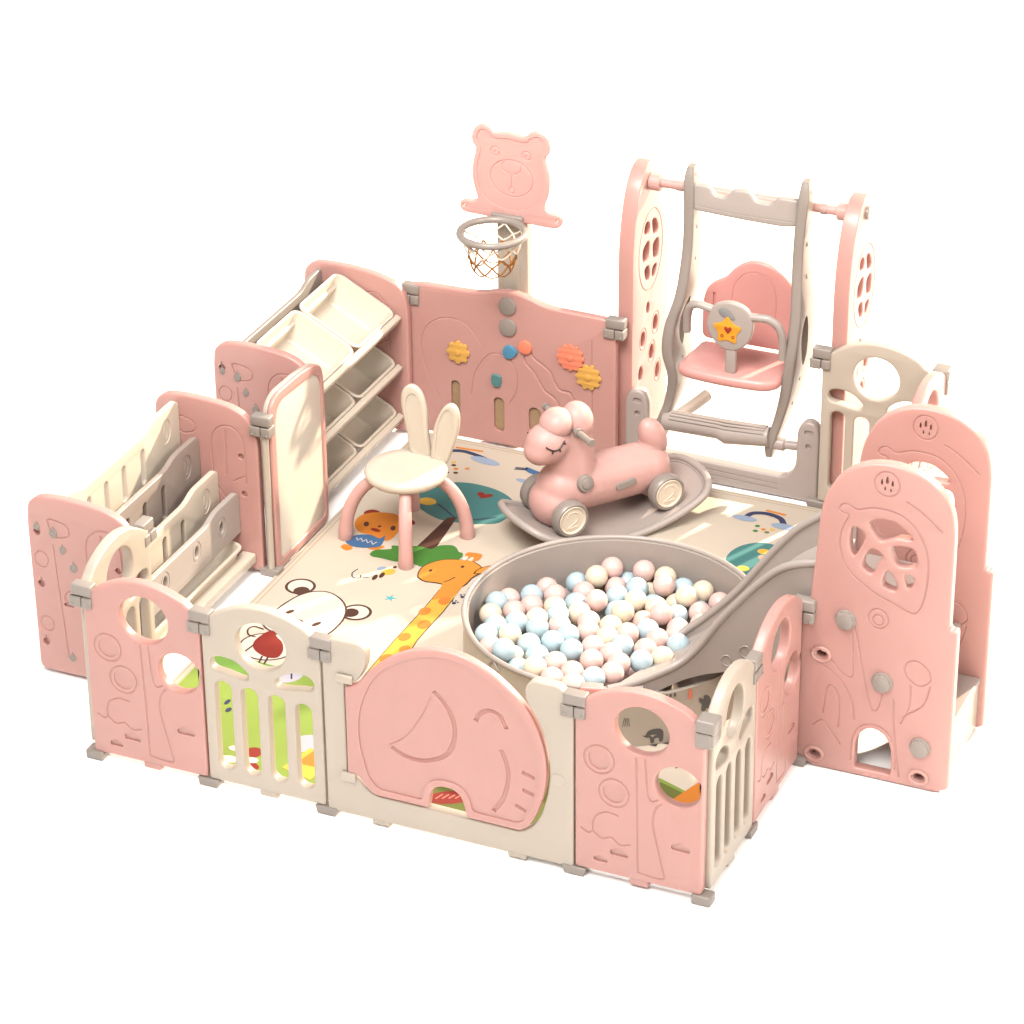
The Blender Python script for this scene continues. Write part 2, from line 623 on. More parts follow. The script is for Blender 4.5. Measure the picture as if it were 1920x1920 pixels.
# orange cub in a blue shirt
ap(A(cr([(0.114, 1.68), (0.110, 1.705), (0.128, 1.724), (0.157, 1.72), (0.15, 1.70), (0.13, 1.665)], 4)), A_RED, 1)
ap(A(cr([(0.252, 1.70), (0.274, 1.709), (0.298, 1.703), (0.306, 1.679), (0.269, 1.674)], 4)), A_RED, 1)
ap(A(cr([(0.118, 1.601), (0.105, 1.649), (0.119, 1.687), (0.15, 1.711), (0.193, 1.723), (0.224, 1.72), (0.26, 1.682), (0.277, 1.624), (0.28, 1.573), (0.272, 1.544), (0.248, 1.539), (0.207, 1.555), (0.179, 1.558), (0.153, 1.562)], 4)), A_ORANGE, 2)
for (ex, ey) in ((0.153, 1.621), (0.251, 1.630)):
    ap(A(ell(ex, ey, 0.009, 0.017, rot=0.4)), A_BROWN, 3)
ap(A(ell(0.202, 1.624, 0.006, 0.007)), A_BROWN, 3)
ap(A(ell(0.201, 1.595, 0.020, 0.010, rot=-0.2)), A_RED, 3)
ap(A(cr([(0.143, 1.479), (0.145, 1.522), (0.170, 1.548), (0.203, 1.557), (0.24, 1.546), (0.249, 1.571), (0.265, 1.504), (0.245, 1.480), (0.186, 1.461)], 4)), A_BIRD, 4)
for i in range(4):
    stroke(A([(0.165 + i * .020, 1.520 - i * .002), (0.175 + i * .020, 1.505 - i * .002), (0.182 + i * .020, 1.525 - i * .002)]), 0.004, A_WHITE, 5)
ap(A(cr([(0.142, 1.442), (0.145, 1.464), (0.169, 1.464), (0.184, 1.447), (0.17, 1.428)], 4)), A_ORANGE, 2)
ap(A(cr([(0.228, 1.473), (0.261, 1.502), (0.28, 1.50), (0.261, 1.469)], 4)), A_ORANGE, 2)
# teal tree
ap(A(cr([(0.228, 1.853), (0.259, 1.81), (0.306, 1.776), (0.372, 1.749), (0.419, 1.75), (0.488, 1.76), (0.528, 1.777), (0.573, 1.806), (0.587, 1.882), (0.574, 1.947), (0.521, 1.996), (0.456, 2.024), (0.372, 2.032), (0.30, 2.012), (0.249, 1.972), (0.225, 1.906)], 4)), A_TEAL, 1)
ap(ell(0.27, 1.87, 0.033, 0.026), A_YEL, 2)
ap(cr([(0.437 + x * 0.03, 1.985 + y * 0.022) for x, y in heart]), A_RED, 2)
stroke([(0.315, 1.865), (0.36, 1.835), (0.405, 1.80)], 0.006, A_NAVY, 2.6)
stroke(cr([(0.43, 1.795), (0.48, 1.815), (0.54, 1.855)], closed=False), 0.006, A_NAVY, 2.6)
ap(A([(0.392, 1.772), (0.423, 1.786), (0.447, 1.54), (0.380, 1.54)]), A_BROWN, 2)
ap(A(cr([(0.255, 1.437), (0.261, 1.469), (0.306, 1.495), (0.30, 1.518), (0.337, 1.529), (0.39, 1.55), (0.433, 1.548), (0.449, 1.58), (0.488, 1.598), (0.512, 1.586), (0.528, 1.566), (0.546, 1.561), (0.552, 1.525), (0.518, 1.475), (0.468, 1.426), (0.402, 1.435), (0.356, 1.423), (0.302, 1.426), (0.272, 1.424)], 4)), A_GREEN, 3)
# giraffe
gh = cr([(0.469, 1.368), (0.460, 1.415), (0.474, 1.458), (0.508, 1.496), (0.552, 1.514), (0.589, 1.523), (0.62, 1.512), (0.651, 1.487), (0.653, 1.459), (0.641, 1.419), (0.638, 1.368), (0.617, 1.335), (0.568, 1.346), (0.541, 1.346), (0.507, 1.341), (0.484, 1.35)], 4)
gn = [(0.566, 1.358), (0.575, 1.306), (0.579, 1.209), (0.579, 1.121), (0.578, 1.015), (0.576, 0.957), (0.577, 0.891), (0.581, 0.70), (0.672, 0.70), (0.659, 0.842), (0.648, 0.93), (0.642, 0.984), (0.642, 1.094), (0.644, 1.177), (0.64, 1.274), (0.636, 1.372)]
ap(A(inset(gn[1:-1], -0.003)), A_BROWN, 4)
ap(A(gn), A_YEL, 5)
ap(A(inset(gh, -0.0045)), A_BROWN, 3.6)
ap(A([(0.566, 1.365), (0.575, 1.306), (0.578, 1.233), (0.607, 1.262), (0.635, 1.252), (0.638, 1.323), (0.636, 1.38), (0.595, 1.395)]), A_GIR, 6)
ap(A(gh), A_GIR, 7)
for (ex, ey, er) in ((0.62, 1.246, 0.026), (0.589, 1.159, 0.026), (0.622, 1.081, 0.028), (0.597, 0.985, 0.026), (0.63, 0.915, 0.024), (0.60, 0.84, 0.028), (0.64, 0.77, 0.025)):
    ap(A(ell(ex, ey, er * 0.75, er)), A_SPOT, 7.4)
for (ex, ey) in ((0.494, 1.411), (0.583, 1.476)):
    ap(A(ell(ex, ey, 0.006, 0.008)), A_BROWN, 8)
stroke(A(cr([(0.566, 1.358), (0.579, 1.376), (0.589, 1.403)], closed=False)), 0.004, A_BROWN, 8)
ap(A(cr([(0.556, 1.557), (0.565, 1.577), (0.608, 1.579), (0.615, 1.546), (0.599, 1.524), (0.572, 1.538)], 4)), A_SPOT, 4)
for wx in (0.568, 0.588):
    ap(A(ell(wx, 1.530, 0.007, 0.020)), A_WHITE, 5)
ap(A(cr([(0.636, 1.447), (0.638, 1.483), (0.656, 1.511), (0.672, 1.52), (0.674, 1.488), (0.66, 1.457)], 4)), A_BROWN, 7)
ap(A(inset(cr([(0.636, 1.447), (0.638, 1.483), (0.656, 1.511), (0.672, 1.52), (0.674, 1.488), (0.66, 1.457)], 4), 0.004)), A_GIR, 8)
# bee, star, paw prints
ap(A(ell(0.366, 1.350, 0.026, 0.019, rot=0.9)), A_YEL, 2)
for (bx_, by_) in ((0.339, 1.300), (0.355, 1.322)):
    ap(A(ell(bx_, by_, 0.008, 0.019, rot=0.1)), A_BROWN, 3)
ap(A(ell(0.333, 1.364, 0.017, 0.010, rot=0.9)), A_SKY, 2.5)
ap(A(ell(0.372, 1.388, 0.006, 0.008)), A_BROWN, 3)
stroke(A(cr([(0.262, 1.330), (0.256, 1.299), (0.271, 1.272), (0.295, 1.278), (0.288, 1.296)], closed=False)), 0.004, A_NAVY, 2)
stroke(A([(0.302, 1.283), (0.320, 1.293)]), 0.004, A_NAVY, 2)
star = []
for i in range(10):
    a = R(90 + 36 * i)
    rr = 0.024 if i % 2 == 0 else 0.008
    star.append((0.437 + rr * math.cos(a), 1.215 + rr * math.sin(a)))
ap(star, A_CYAN, 2)
for bx, by in ((0.655, 1.246), (0.664, 1.294), (0.671, 1.346)):
    ap(A(ell(bx, by, 0.007, 0.008)), A_NAVY, 2)
    for ddx, ddy in ((-0.010, 0.010), (0.0, 0.016), (0.010, 0.010)):
        ap(A(ell(bx + ddx, by + ddy, 0.0035, 0.0045)), A_NAVY, 2)
# far strip: rainbow and clouds, bird, dots
stroke(cr([(0.17, 2.20), (0.19, 2.245), (0.235, 2.26), (0.29, 2.25), (0.335, 2.235)], closed=False), 0.02, A_NAVY, 2)
ap(ell(0.335, 2.222, 0.06, 0.022, rot=-0.15), A_SKY, 3)
stroke([(0.195, 2.277), (0.30, 2.285)], 0.012, A_SPOT, 2)
for (dx, dy, mm) in ((0.264, 2.127, A_ORANGE), (0.245, 2.15, A_BROWN), (0.30, 2.145, A_GIR), (0.275, 2.10, A_BROWN), (0.245, 2.09, A_NAVY), (0.235, 2.17, A_YEL)):
    ap(ell(dx, dy, 0.009, 0.008), mm, 2)
ap(cr([(0.49, 2.235), (0.53, 2.225), (0.59, 2.21), (0.60, 2.185), (0.55, 2.19), (0.505, 2.205)]), A_BIRD, 2)
for k in range(3):
    stroke([(0.455, 2.205 + k * .008), (0.50, 2.215 + k * .006)], 0.005, A_NAVY, 2)
ap(ell(0.525, 2.135, 0.034, 0.013, rot=-0.2), A_SKY, 2)
# cloud, dots and tree on the right
stroke(cr([(1.335, 2.185), (1.35, 2.225), (1.40, 2.24), (1.45, 2.225), (1.475, 2.19)], closed=False), 0.022, A_NAVY, 2)
ap(ell(1.335, 2.18, 0.045, 0.018), A_SKY, 3)
ap(ell(1.485, 2.175, 0.05, 0.02), A_SKY, 3)
stroke([(1.385, 2.262), (1.46, 2.255)], 0.012, A_ORANGE, 2)
for (dx, dy, mm) in ((1.422, 2.13, A_ORANGE), (1.395, 2.145, A_GREEN), (1.45, 2.14, A_YEL), (1.44, 2.115, A_OLIVE), (1.40, 2.11, A_GREEN)):
    ap(ell(dx, dy, 0.009, 0.008), mm, 2)
ap(ell(1.475, 1.92, 0.105, 0.125), A_TEAL, 1)
for (dx, dy) in ((1.475, 1.985), (1.45, 1.85), (1.53, 1.93)):
    ap(ell(dx, dy, 0.022, 0.018), A_YEL, 2)
ap(cr([(1.495 + x * 0.026, 1.94 + y * 0.022) for x, y in heart]), A_PINK, 2)
stroke([(1.47, 1.80), (1.47, 1.70)], 0.03, A_BROWN, 2)
# dark little elephants near the right edge
def elephant_print(x, y, s):
    ap(ell(x, y, 0.045 * s, 0.034 * s), A_GREY, 2)
    ap(ell(x - 0.045 * s, y + 0.012 * s, 0.024 * s, 0.024 * s), A_GREY, 3)
    stroke(cr([(x - 0.06 * s, y), (x - 0.08 * s, y - 0.006 * s), (x - 0.10 * s, y + 0.012 * s)], closed=False), 0.008 * s, A_GREY, 4)
    for k in (-1, 1):
        ap([(x + k * .025 * s - .01 * s, y - .02 * s), (x + k * .025 * s + .01 * s, y - .02 * s), (x + k * .025 * s + .01 * s, y - .055 * s), (x + k * .025 * s - .01 * s, y - .055 * s)], A_GREY, 4)
elephant_print(1.60, 0.775, 1.2)
elephant_print(1.645, 1.03, 1.0)
stroke([(1.565, 1.05), (1.57, 1.01)], 0.02, A_ORANGE, 2)
stroke([(1.62, 0.87), (1.60, 0.85)], 0.025, A_ORANGE, 2)
for k in range(4):
    stroke([(1.44 + .02 * k, 0.77 + .01 * (k % 2)), (1.452 + .02 * k, 0.785)], 0.004, A_GREY, 2)
    stroke([(1.68 + .03 * k, 0.62 + .02 * k), (1.70 + .03 * k, 0.65 + .02 * k)], 0.006, A_GREY, 2)
mat_me = mmb.mesh(recalc=True)
play_mat = part('play_mat', mat_me, mat_slots)
tag(play_mat, 'large cream play mat printed with bear, giraffe and trees', 'play mat')

# ================================================================== hinges and feet shared by the panels
def hinge_mesh():
    mb = MB()
    mb.box(-0.034, 0.035, -0.006, 0.033, 0.581, 0.617, 0.005)
    mb.box(-0.041, -0.0012, -0.007, 0.038, 0.541, 0.5765, 0.003)
    mb.box(0.0012, 0.034, -0.007, 0.038, 0.541, 0.5765, 0.003)
    for x in (-0.030, 0.024):
        mb.ball((x, -0.008, 0.550), (0.0042, 0.003, 0.0042), 12)
    return mb.mesh()
def corner_hinge_mesh():
    mb = MB()
    mb.box(-0.030, 0.030, -0.010, 0.050, 0.585, 0.625, 0.007)
    mb.box(-0.030, 0.018, -0.008, 0.048, 0.535, 0.5835, 0.004)
    mb.box(0.0, 0.024, -0.004, 0.060, 0.540, 0.585, 0.004)
    return mb.mesh()
def foot_mesh():
    mb = MB()
    vs = mb.box(-0.038, 0.036, -0.005, 0.040, 0.0, 0.029, 0.004)
    for v in vs:
        if v.co.z < 0.012:
            v.co.x *= 0.84
    return mb.mesh()
HINGE, CHINGE, FOOT = hinge_mesh(), corner_hinge_mesh(), foot_mesh()
def corner_foot_mesh():
    mb = MB()
    vs = mb.box(-0.034, 0.026, -0.008, 0.040, 0.0, 0.032, 0.006)
    return mb.mesh()
CFOOT = corner_foot_mesh()
def pad_mesh():
    mb = MB()
    mb.box(-0.030, 0.030, -0.016, 0.014, 0.004, 0.03, 0.006)
    return mb.mesh()
PAD, PADC = pad_mesh(), pad_mesh()
def inst(name, me, mat, parent, loc=(0, 0, 0), rot=None):
    return part(name, me, mat, parent, loc, rot)

TH = 0.035
# ------------------------------------------------------------------ pink panel with two round windows
def cloud(cx, cz, s):
    out = [(cx + 1.0 * s, cz - 0.42 * s)]
    for bx, bz, r_, a_, b_ in ((0.62, -0.08, 0.40, -50, 95), (0.0, 0.20, 0.52, 15, 165), (-0.62, -0.08, 0.40, 85, 230)):
        for q in range(7):
            t = R(a_ + (b_ - a_) * q / 6)
            out.append((cx + s * (bx + r_ * math.cos(t)), cz + s * (bz + r_ * math.sin(t))))
    out.append((cx - 1.0 * s, cz - 0.42 * s))
    return out
def arc_top(w):
    k = w / 0.375
    return [(0.0, 0.030, 0.012), (0.0, 0.590, 0.01), (0.030 * k, 0.606, 0.02)] + [(p[0] * k, p[1], 0.03) for p in ((0.060, 0.628), (0.100, 0.649), (0.145, 0.663), (0.190, 0.668), (0.235, 0.664), (0.280, 0.652), (0.325, 0.632))] + [(w - 0.030 * k, 0.612, 0.02), (w, 0.590, 0.01), (w, 0.030, 0.012)]
def pink_panel_mesh():
    w = 0.375
    out = rpoly(arc_top(w), 0.01)
    h1 = ell(0.194, 0.540, 0.079, 0.079, 40)
    h2 = ell(0.300, 0.381, 0.066, 0.066, 36)
    me = plate(out, [h1, h2], TH, 0.007)
    rings = [(ell(0.072, 0.418, 0.044, 0.047, 30), True), (ell(0.116, 0.315, 0.044, 0.047, 30), True)]
    disc = [(ell(0.072, 0.418, 0.032, 0.034, 28), 0.0035), (ell(0.116, 0.315, 0.032, 0.034, 28), 0.0035)]
    trunk = [([(0.180, 0.452)] + cr([(0.186, 0.20), (0.188, 0.075), (0.197, 0.060), (0.262, 0.057), (0.258, 0.10), (0.232, 0.224), (0.231, 0.262), (0.240, 0.296), (0.256, 0.315)], 5, False), False),
             (cr([(0.206, 0.452), (0.212, 0.36), (0.218, 0.325), (0.229, 0.316), (0.245, 0.326)], 5, False), False)]
    bush = [(cr([(0.055, 0.168), (0.055, 0.20), (0.066, 0.228), (0.096, 0.244), (0.13, 0.240)], 5, False), False),
            (cr([(0.018, 0.173), (0.04, 0.160), (0.055, 0.168), (0.08, 0.150), (0.11, 0.160), (0.135, 0.140), (0.165, 0.150)], 4, False), False)]
    cl = [(cloud(0.312, 0.178, 0.028), 0.006), (cloud(0.132, 0.112, 0.027), 0.006), (cloud(0.077, 0.076, 0.021), 0.006)]
    me = cut(me, rings + trunk + bush, disc + cl, 0.0036)
    return seal(me)
def widen(me, k=1.048, c=0.1875):
    for v in me.vertices:
        v.co.x = c + (v.co.x - c) * k
    return me
PINKP = widen(pink_panel_mesh())

def leafslot(pts):
    return cr(pts, 4)
def white_panel_mesh():
    w = 0.375
    out = rpoly(arc_top(w), 0.01)
    o = 0.423
    hole = ell(0.611 - o, 0.538, 0.079, 0.079, 40)
    sl = leafslot([(0.447 - o, 0.438), (0.452 - o, 0.462), (0.478 - o, 0.473), (0.515 - o, 0.470), (0.545 - o, 0.455), (0.568 - o, 0.430), (0.560 - o, 0.412), (0.530 - o, 0.412), (0.490 - o, 0.420), (0.460 - o, 0.424)])
    sr = [(w - x, z) for x, z in reversed(sl)]
    slots = [rrect(c - o - 0.026, c - o + 0.026, 0.078, zt, 0.0255, 7) for c, zt in ((0.483, 0.388), (0.567, 0.384), (0.653, 0.380), (0.738, 0.372))]
    me = plate(out, [hole, sl, sr] + slots, TH, 0.007)
    return seal(me)
WHITEP = widen(white_panel_mesh())

PG = 'hinged playpen panels'
def panel(kind, label, loc, rotz=0.0, sx=1.0, right_hinge=None, left_hinge=None, feet=(True,), pads=True):
    t = thing('play_fence', label, 'play fence', loc, rotz, PG)
    t.scale = (sx, 1, 1)
    me, m = (PINKP, PINK) if kind == 'pink' else (WHITEP, CREAM)
    part('fence_panel', me, m, t)
    if right_hinge is not None:
        inst('hinge', HINGE if right_hinge == 'h' else CHINGE, GREY, t, (0.3875, 0, 0))
        inst('foot_clip', FOOT if right_hinge == 'h' else CFOOT, GREY, t, (0.3875, 0, 0))
    if left_hinge is not None:
        inst('hinge', HINGE if left_hinge == 'h' else CHINGE, GREY, t, (-0.0125, 0, 0))
        inst('foot_clip', FOOT if label.find('front row') < 0 else CFOOT, GREY, t, (-0.0125 if label.find('front row') < 0 else -0.004, 0, 0))
    if pads:
        inst('suction_pad', PAD if kind == 'pink' else PADC, m, t, (0.19, TH / 2, 0.006))
    return t
panel('pink', 'pink panel with two round windows at the left end of the front row', (0.0255, -0.02, 0), 0, 1.0, 'h', 'h')
panel('white', 'white slatted panel with a round window, between pink panel and elephant gate', (0.4245, -0.02, 0), 0, 1.0, 'h')
panel('pink', 'pink panel with two round windows between the elephant gate and the front right corner', (1.6235, -0.02, 0), 0, 1.0, 'c')
panel('white', 'white slatted panel turning back from the front right corner, seen at a steep angle', (2.022, 0.025, 0), R(90), 0.90, 'h')
panel('pink', 'pink panel seen at a steep angle, hinged to the climbing tower', (2.022, 0.388, 0), R(90), 1.0, None)
panel('white', 'white panel at the front left corner, standing against the bookshelf end', (-0.022, 0.392, 0), R(-90), 0.96, None, 'h', pads=False)
panel('white', 'white slatted panel at the back, right of the swing', (1.552, 2.345, 0), 0, 0.98, None, 'h')
panel('pink', 'pink panel at the far back right corner, mostly hidden by the climbing tower', (1.985, 1.985, 0), R(90), 0.95, 'c', 'h')
panel('pink', 'pink panel standing behind the climbing tower, seen through its leaf windows', (1.985, 1.60, 0), R(90), 0.96, None, 'h')

# ------------------------------------------------------------------ elephant gate
gate = thing('playpen_gate', 'double width white gate with a pink elephant shaped door', 'playpen gate', (0, -0.02, 0))
gout = rpoly([(0.8155, 0.022, .01), (0.8155, 0.605, .01), (0.848, 0.622, .015), (0.938, 0.624, .02), (0.960, 0.606, .02), (0.957, 0.548, .03), (0.925, 0.492, .02), (0.884, 0.478, .006), (0.884, 0.168, .006), (0.918, 0.157, .01), (0.942, 0.128, .03), (0.972, 0.108, .03), (1.150, 0.108, .005), (1.445, 0.103, .03), (1.482, 0.131, .03), (1.510, 0.180, .05), (1.530, 0.255, .05), (1.538, 0.330, .05), (1.530, 0.412, .05), (1.503, 0.498, .05), (1.461, 0.560, .03), (1.461, 0.606, .02), (1.482, 0.630, .02), (1.562, 0.630, .02), (1.582, 0.612, .015), (1.610, 0.590, .01), (1.610, 0.022, .01)], 0.01)
fm = plate(gout, [], TH, 0.006)
part('gate_frame', seal(fm), CREAM, gate)
eo = rpoly([(0.888, 0.472, .006), (0.923, 0.484, .012), (0.973, 0.547, .03), (1.033, 0.601, .03), (1.106, 0.644, .04), (1.185, 0.668, .04), (1.272, 0.665, .04), (1.365, 0.624, .04), (1.452, 0.552, .04), (1.494, 0.490, .04), (1.521, 0.409, .05), (1.530, 0.329, .05), (1.521, 0.255, .05), (1.497, 0.181, .03), (1.473, 0.133, .025), (1.445, 0.110, .015), (1.272, 0.112, .012), (1.266, 0.150, .02), (1.254, 0.183, .02), (1.230, 0.199, .02), (1.192, 0.200, .02), (1.164, 0.185, .02), (1.155, 0.155, .012), (1.150, 0.114, .012), (0.972, 0.114, .02), (0.946, 0.136, .03), (0.921, 0.170, .01), (0.888, 0.173, .006)], 0.02, 4)
em = plate(eo, [], 0.030, 0.007, -0.006)
eface = rpoly([(0.925, 0.30, .1), (0.935, 0.42, .1), (0.985, 0.53, .05), (1.045, 0.585, .05), (1.115, 0.625, .05), (1.19, 0.646, .05), (1.27, 0.643, .05), (1.355, 0.605, .05), (1.435, 0.537, .05), (1.473, 0.48, .05), (1.50, 0.405, .05), (1.507, 0.33, .05), (1.50, 0.258, .05), (1.477, 0.19, .04), (1.452, 0.145, .03), (1.432, 0.135, .01), (1.292, 0.137, .012), (1.287, 0.165, .02), (1.270, 0.205, .03), (1.24, 0.222, .03), (1.185, 0.223, .03), (1.15, 0.205, .03), (1.135, 0.165, .02), (1.131, 0.138, .012), (0.985, 0.138, .02), (0.955, 0.175, .05)], 0.02, 4)
ear = cr([(1.174, 0.523), (1.211, 0.486), (1.236, 0.432), (1.238, 0.375), (1.214, 0.318), (1.165, 0.285), (1.12, 0.273), (1.072, 0.278), (1.034, 0.298)], 5, False)
earl = cr([(1.028, 0.305), (1.08, 0.345), (1.13, 0.42), (1.165, 0.50)], 5, False)
brow = cr([(1.306, 0.453), (1.320, 0.482), (1.349, 0.499), (1.382, 0.490), (1.403, 0.450)], 5, False)
tl = cr([(1.385, 0.375), (1.403, 0.328), (1.407, 0.278), (1.392, 0.211), (1.358, 0.155)], 5, False)
em = cut(em, [], [(eface, 0.0045)], y0=-0.006)
em = cut(em, [(ear, False, .0085), (earl, False, .0028), (brow, False, .008), (tl, False, .008), ([(1.450, 0.314), (1.490, 0.302)], False, .007), ([(1.452, 0.254), (1.486, 0.243)], False, .007), ([(1.428, 0.195), (1.462, 0.181)], False, .007)], [], y0=-0.0015)
part('elephant_door', seal(em), PINK, gate)
for nm, pts in (('door_pivot', [(0.862, 0.915, 0.484, 0.512), (0.868, 0.914, 0.142, 0.174)]),):
    for x0, x1, z0, z1 in pts:
        b = MB(); b.box(x0, x1, -0.010, 0.0, z0, z1, 0.004); b.add(nm, CREAM, gate)
b = MB()
b.mi = 0
me_l = plate(rrect(1.540, 1.583, 0.294, 0.334, 0.019), [], 0.006, 0.002, -0.003)
part('latch', seal(me_l), CREAM, gate)
inst('hinge', HINGE, GREY, gate, (1.613, 0, 0))
inst('foot_clip', FOOT, GREY, gate, (1.613, 0, 0))
for x in (0.99, 1.43):
    inst('suction_pad', PADC, CREAM, gate, (x, TH / 2, 0.001))

# ------------------------------------------------------------------ back panel with the toys
back = thing('activity_panel', 'wide pink activity panel with gears, buttons and a wavy track', 'play fence', (0, 2.335, 0))
bo = rpoly([(-0.008, 0.014, .01), (-0.008, 0.585, .01), (0.045, 0.597, .012), (0.235, 0.600, .05), (0.290, 0.607, .03), (0.340, 0.622, .03), (0.392, 0.627, .03), (0.455, 0.616, .03), (0.524, 0.592, .04), (0.603, 0.588, .04), (0.735, 0.586, .01), (0.790, 0.575, .01), (0.790, 0.014, .01)], 0.01)
bm_ = plate(bo, [], TH, 0.007)
wave = [(0.438, 0.398), (0.446, 0.362), (0.475, 0.334), (0.503, 0.292), (0.523, 0.262), (0.556, 0.243), (0.581, 0.207)]
wave2 = [(0.464, 0.412), (0.480, 0.385), (0.500, 0.372), (0.539, 0.345), (0.560, 0.302), (0.580, 0.278), (0.616, 0.275), (0.632, 0.250)]
bgr = [(cr(wave, 4, False), False, .006), (cr(wave2, 4, False), False, .006),
       (cr([(0.107, 0.158), (0.062, 0.25), (0.040, 0.36), (0.058, 0.427), (0.10, 0.468), (0.150, 0.484), (0.211, 0.475), (0.255, 0.43), (0.282, 0.385)], 5, False), False, .003),
       (cr([(0.235, 0.20), (0.245, 0.27), (0.262, 0.31), (0.290, 0.352), (0.325, 0.376), (0.37, 0.37), (0.400, 0.345), (0.415, 0.30), (0.41, 0.24), (0.385, 0.19)], 5, False), False, .003),
       ([(0.70, 0.50), (0.705, 0.06)], False, .003)]
bslots = [(0.172, 0.170, 0.018, 0.070), (0.342, 0.136, 0.021, 0.068), (0.481, 0.138, 0.024, 0.052)]
bpk = [(rrect(x - w, x + w, z - h, z + h, w * 0.95, 6), 0.012) for x, z, w, h in bslots]
bm_ = cut(bm_, bgr, bpk)
part('fence_panel', seal(bm_), PINK, back)
for x, z, w, h in bslots:  # added tan plates stand in for the shaded carpet behind the slots
    part('slot_carpet_insert', seal(plate(rrect(x - w + .003, x + w - .003, z - h + .003, z + h - .003, w * 0.8, 6), [], 0.003, 0.0005, 0.0088)), TAN, back)
for z in (0.572, 0.490):
    b = MB(); b.disc((0.381, 0.004, z), (0, -1, 0), 0.033, 0.014, 0.004); b.add('round_button', GREY, back)
def gear_outline(cx, cz, r, teeth, d):
    pts = []
    for i in range(teeth):
        a = 2 * math.pi * i / teeth
        st = 2 * math.pi / teeth
        for t, rr in ((-0.30, r - d), (-0.20, r), (0.20, r), (0.30, r - d)):
            pts.append((cx + rr * math.cos(a + t * st), cz + rr * math.sin(a + t * st)))
    return rpoly(pts, 0.004, 2)
for cx, cz, r, te, d, m, y in ((0.187, 0.357, 0.045, 8, 0.007, GEARY, -0.006), (0.621, 0.417, 0.052, 12, 0.006, GEARR, -0.006), (0.689, 0.352, 0.050, 10, 0.008, GEARY, -0.0045)):
    go = part('gear', seal(plate(gear_outline(cx, cz, r, te, d), [], 0.010, 0.0015, y - .003)), m, back)
    b = MB(); b.disc((cx, y - .002, cz), (0, -1, 0), 0.011, 0.005, 0.0015, 20); b.add('axle_cap', m, go)
part('track_slider', seal(plate(cr([(0.361, 0.392), (0.370, 0.414), (0.390, 0.421), (0.406, 0.412), (0.418, 0.398), (0.404, 0.378), (0.386, 0.368), (0.368, 0.374)]), [], 0.014, 0.003, -0.009)), BLUE, back)
b = MB(); b.disc((0.447, 0.002, 0.424), (0, -1, 0), 0.026, 0.012, 0.003); b.add('track_slider', GEARR, back)
part('track_slider', seal(plate(cr([(0.315, 0.265), (0.318, 0.292), (0.335, 0.296), (0.352, 0.290), (0.353, 0.262), (0.345, 0.248), (0.325, 0.248)]), [], 0.012, 0.003, -0.008)), TEALP, back)
inst('hinge', HINGE, GREY, back, (0.002, -0.001, -0.028))
inst('hinge', HINGE, GREY, back, (0.787, -0.001, -0.023))
inst('foot_clip', FOOT, GREY, back, (0.0, 0, 0))
inst('foot_clip', FOOT, GREY, back, (0.787, 0, 0))

# ================================================================== basketball stand
hoop = thing('basketball_stand', 'small basketball stand with a pink bear face backboard and netted hoop', 'basketball hoop', (0.37, 2.40, 0))
b = MB(); b.box(-0.058, 0.058, 0.0, 0.05, 0.0, 0.92, 0.008)
b.box(-0.030, 0.030, -0.004, 0.01, 0.30, 0.90, 0.003)
b.add('post', CREAM, hoop)
bear_o = [(0.234, 1.180), (0.247, 1.213), (0.276, 1.230), (0.302, 1.224), (0.323, 1.207), (0.380, 1.212), (0.436, 1.207), (0.453, 1.224), (0.484, 1.232), (0.515, 1.219), (0.528, 1.185), (0.522, 1.155), (0.510, 1.135), (0.521, 1.09), (0.525, 1.045), (0.519, 1.00), (0.507, 0.962), (0.516, 0.942), (0.540, 0.935), (0.566, 0.930), (0.573, 0.908), (0.555, 0.884), (0.51, 0.880), (0.451, 0.882), (0.380, 0.880), (0.280, 0.886), (0.207, 0.889), (0.187, 0.903), (0.187, 0.925), (0.208, 0.937), (0.235, 0.938), (0.252, 0.950), (0.243, 0.985), (0.234, 1.03), (0.237, 1.08), (0.249, 1.135), (0.238, 1.155)]
bco = cr([(x - 0.37, z) for x, z in bear_o], 4)
bme = plate(bco, [ell(0.202 - .37, 0.915, 0.0045, n=12), ell(0.555 - .37, 0.910, 0.0045, n=12)], 0.022, 0.006, -0.030)
face = cr([(x - 0.37, z) for x, z in [(0.252, 1.18), (0.263, 1.205), (0.283, 1.214), (0.302, 1.206), (0.325, 1.188), (0.380, 1.193), (0.434, 1.188), (0.458, 1.206), (0.482, 1.215), (0.503, 1.205), (0.511, 1.182), (0.50, 1.152), (0.493, 1.13), (0.503, 1.09), (0.507, 1.045), (0.50, 1.00), (0.485, 0.965), (0.45, 0.94), (0.40, 0.925), (0.36, 0.925), (0.31, 0.94), (0.275, 0.965), (0.258, 1.0), (0.252, 1.045), (0.256, 1.09), (0.268, 1.135), (0.258, 1.155)]], 4)
F0 = -0.37
fg = [(ell(0.383 + F0, 1.043, 0.080, 0.068, 36), True), (ell(0.383 + F0, 1.085, 0.036, 0.026, 28), True), ([(0.383 + F0, 1.056), (0.383 + F0, 1.010)], False), (ell(0.383 + F0, 0.998, 0.011, 0.011, 14), True),
      (ell(0.322 + F0, 1.135, 0.017, 0.017, 18, 0, -60, 210), False), (ell(0.440 + F0, 1.135, 0.017, 0.017, 18, 0, -60, 210), False), (ell(0.325 + F0, 1.128, 0.008, 0.008, 12), True), (ell(0.443 + F0, 1.128, 0.008, 0.008, 12), True)]
bme = cut(bme, [], [(face, 0.004)], y0=-0.030)
bme = cut(bme, fg, [], 0.0034, y0=-0.026)
part('backboard', seal(bme), PINK2, hoop)
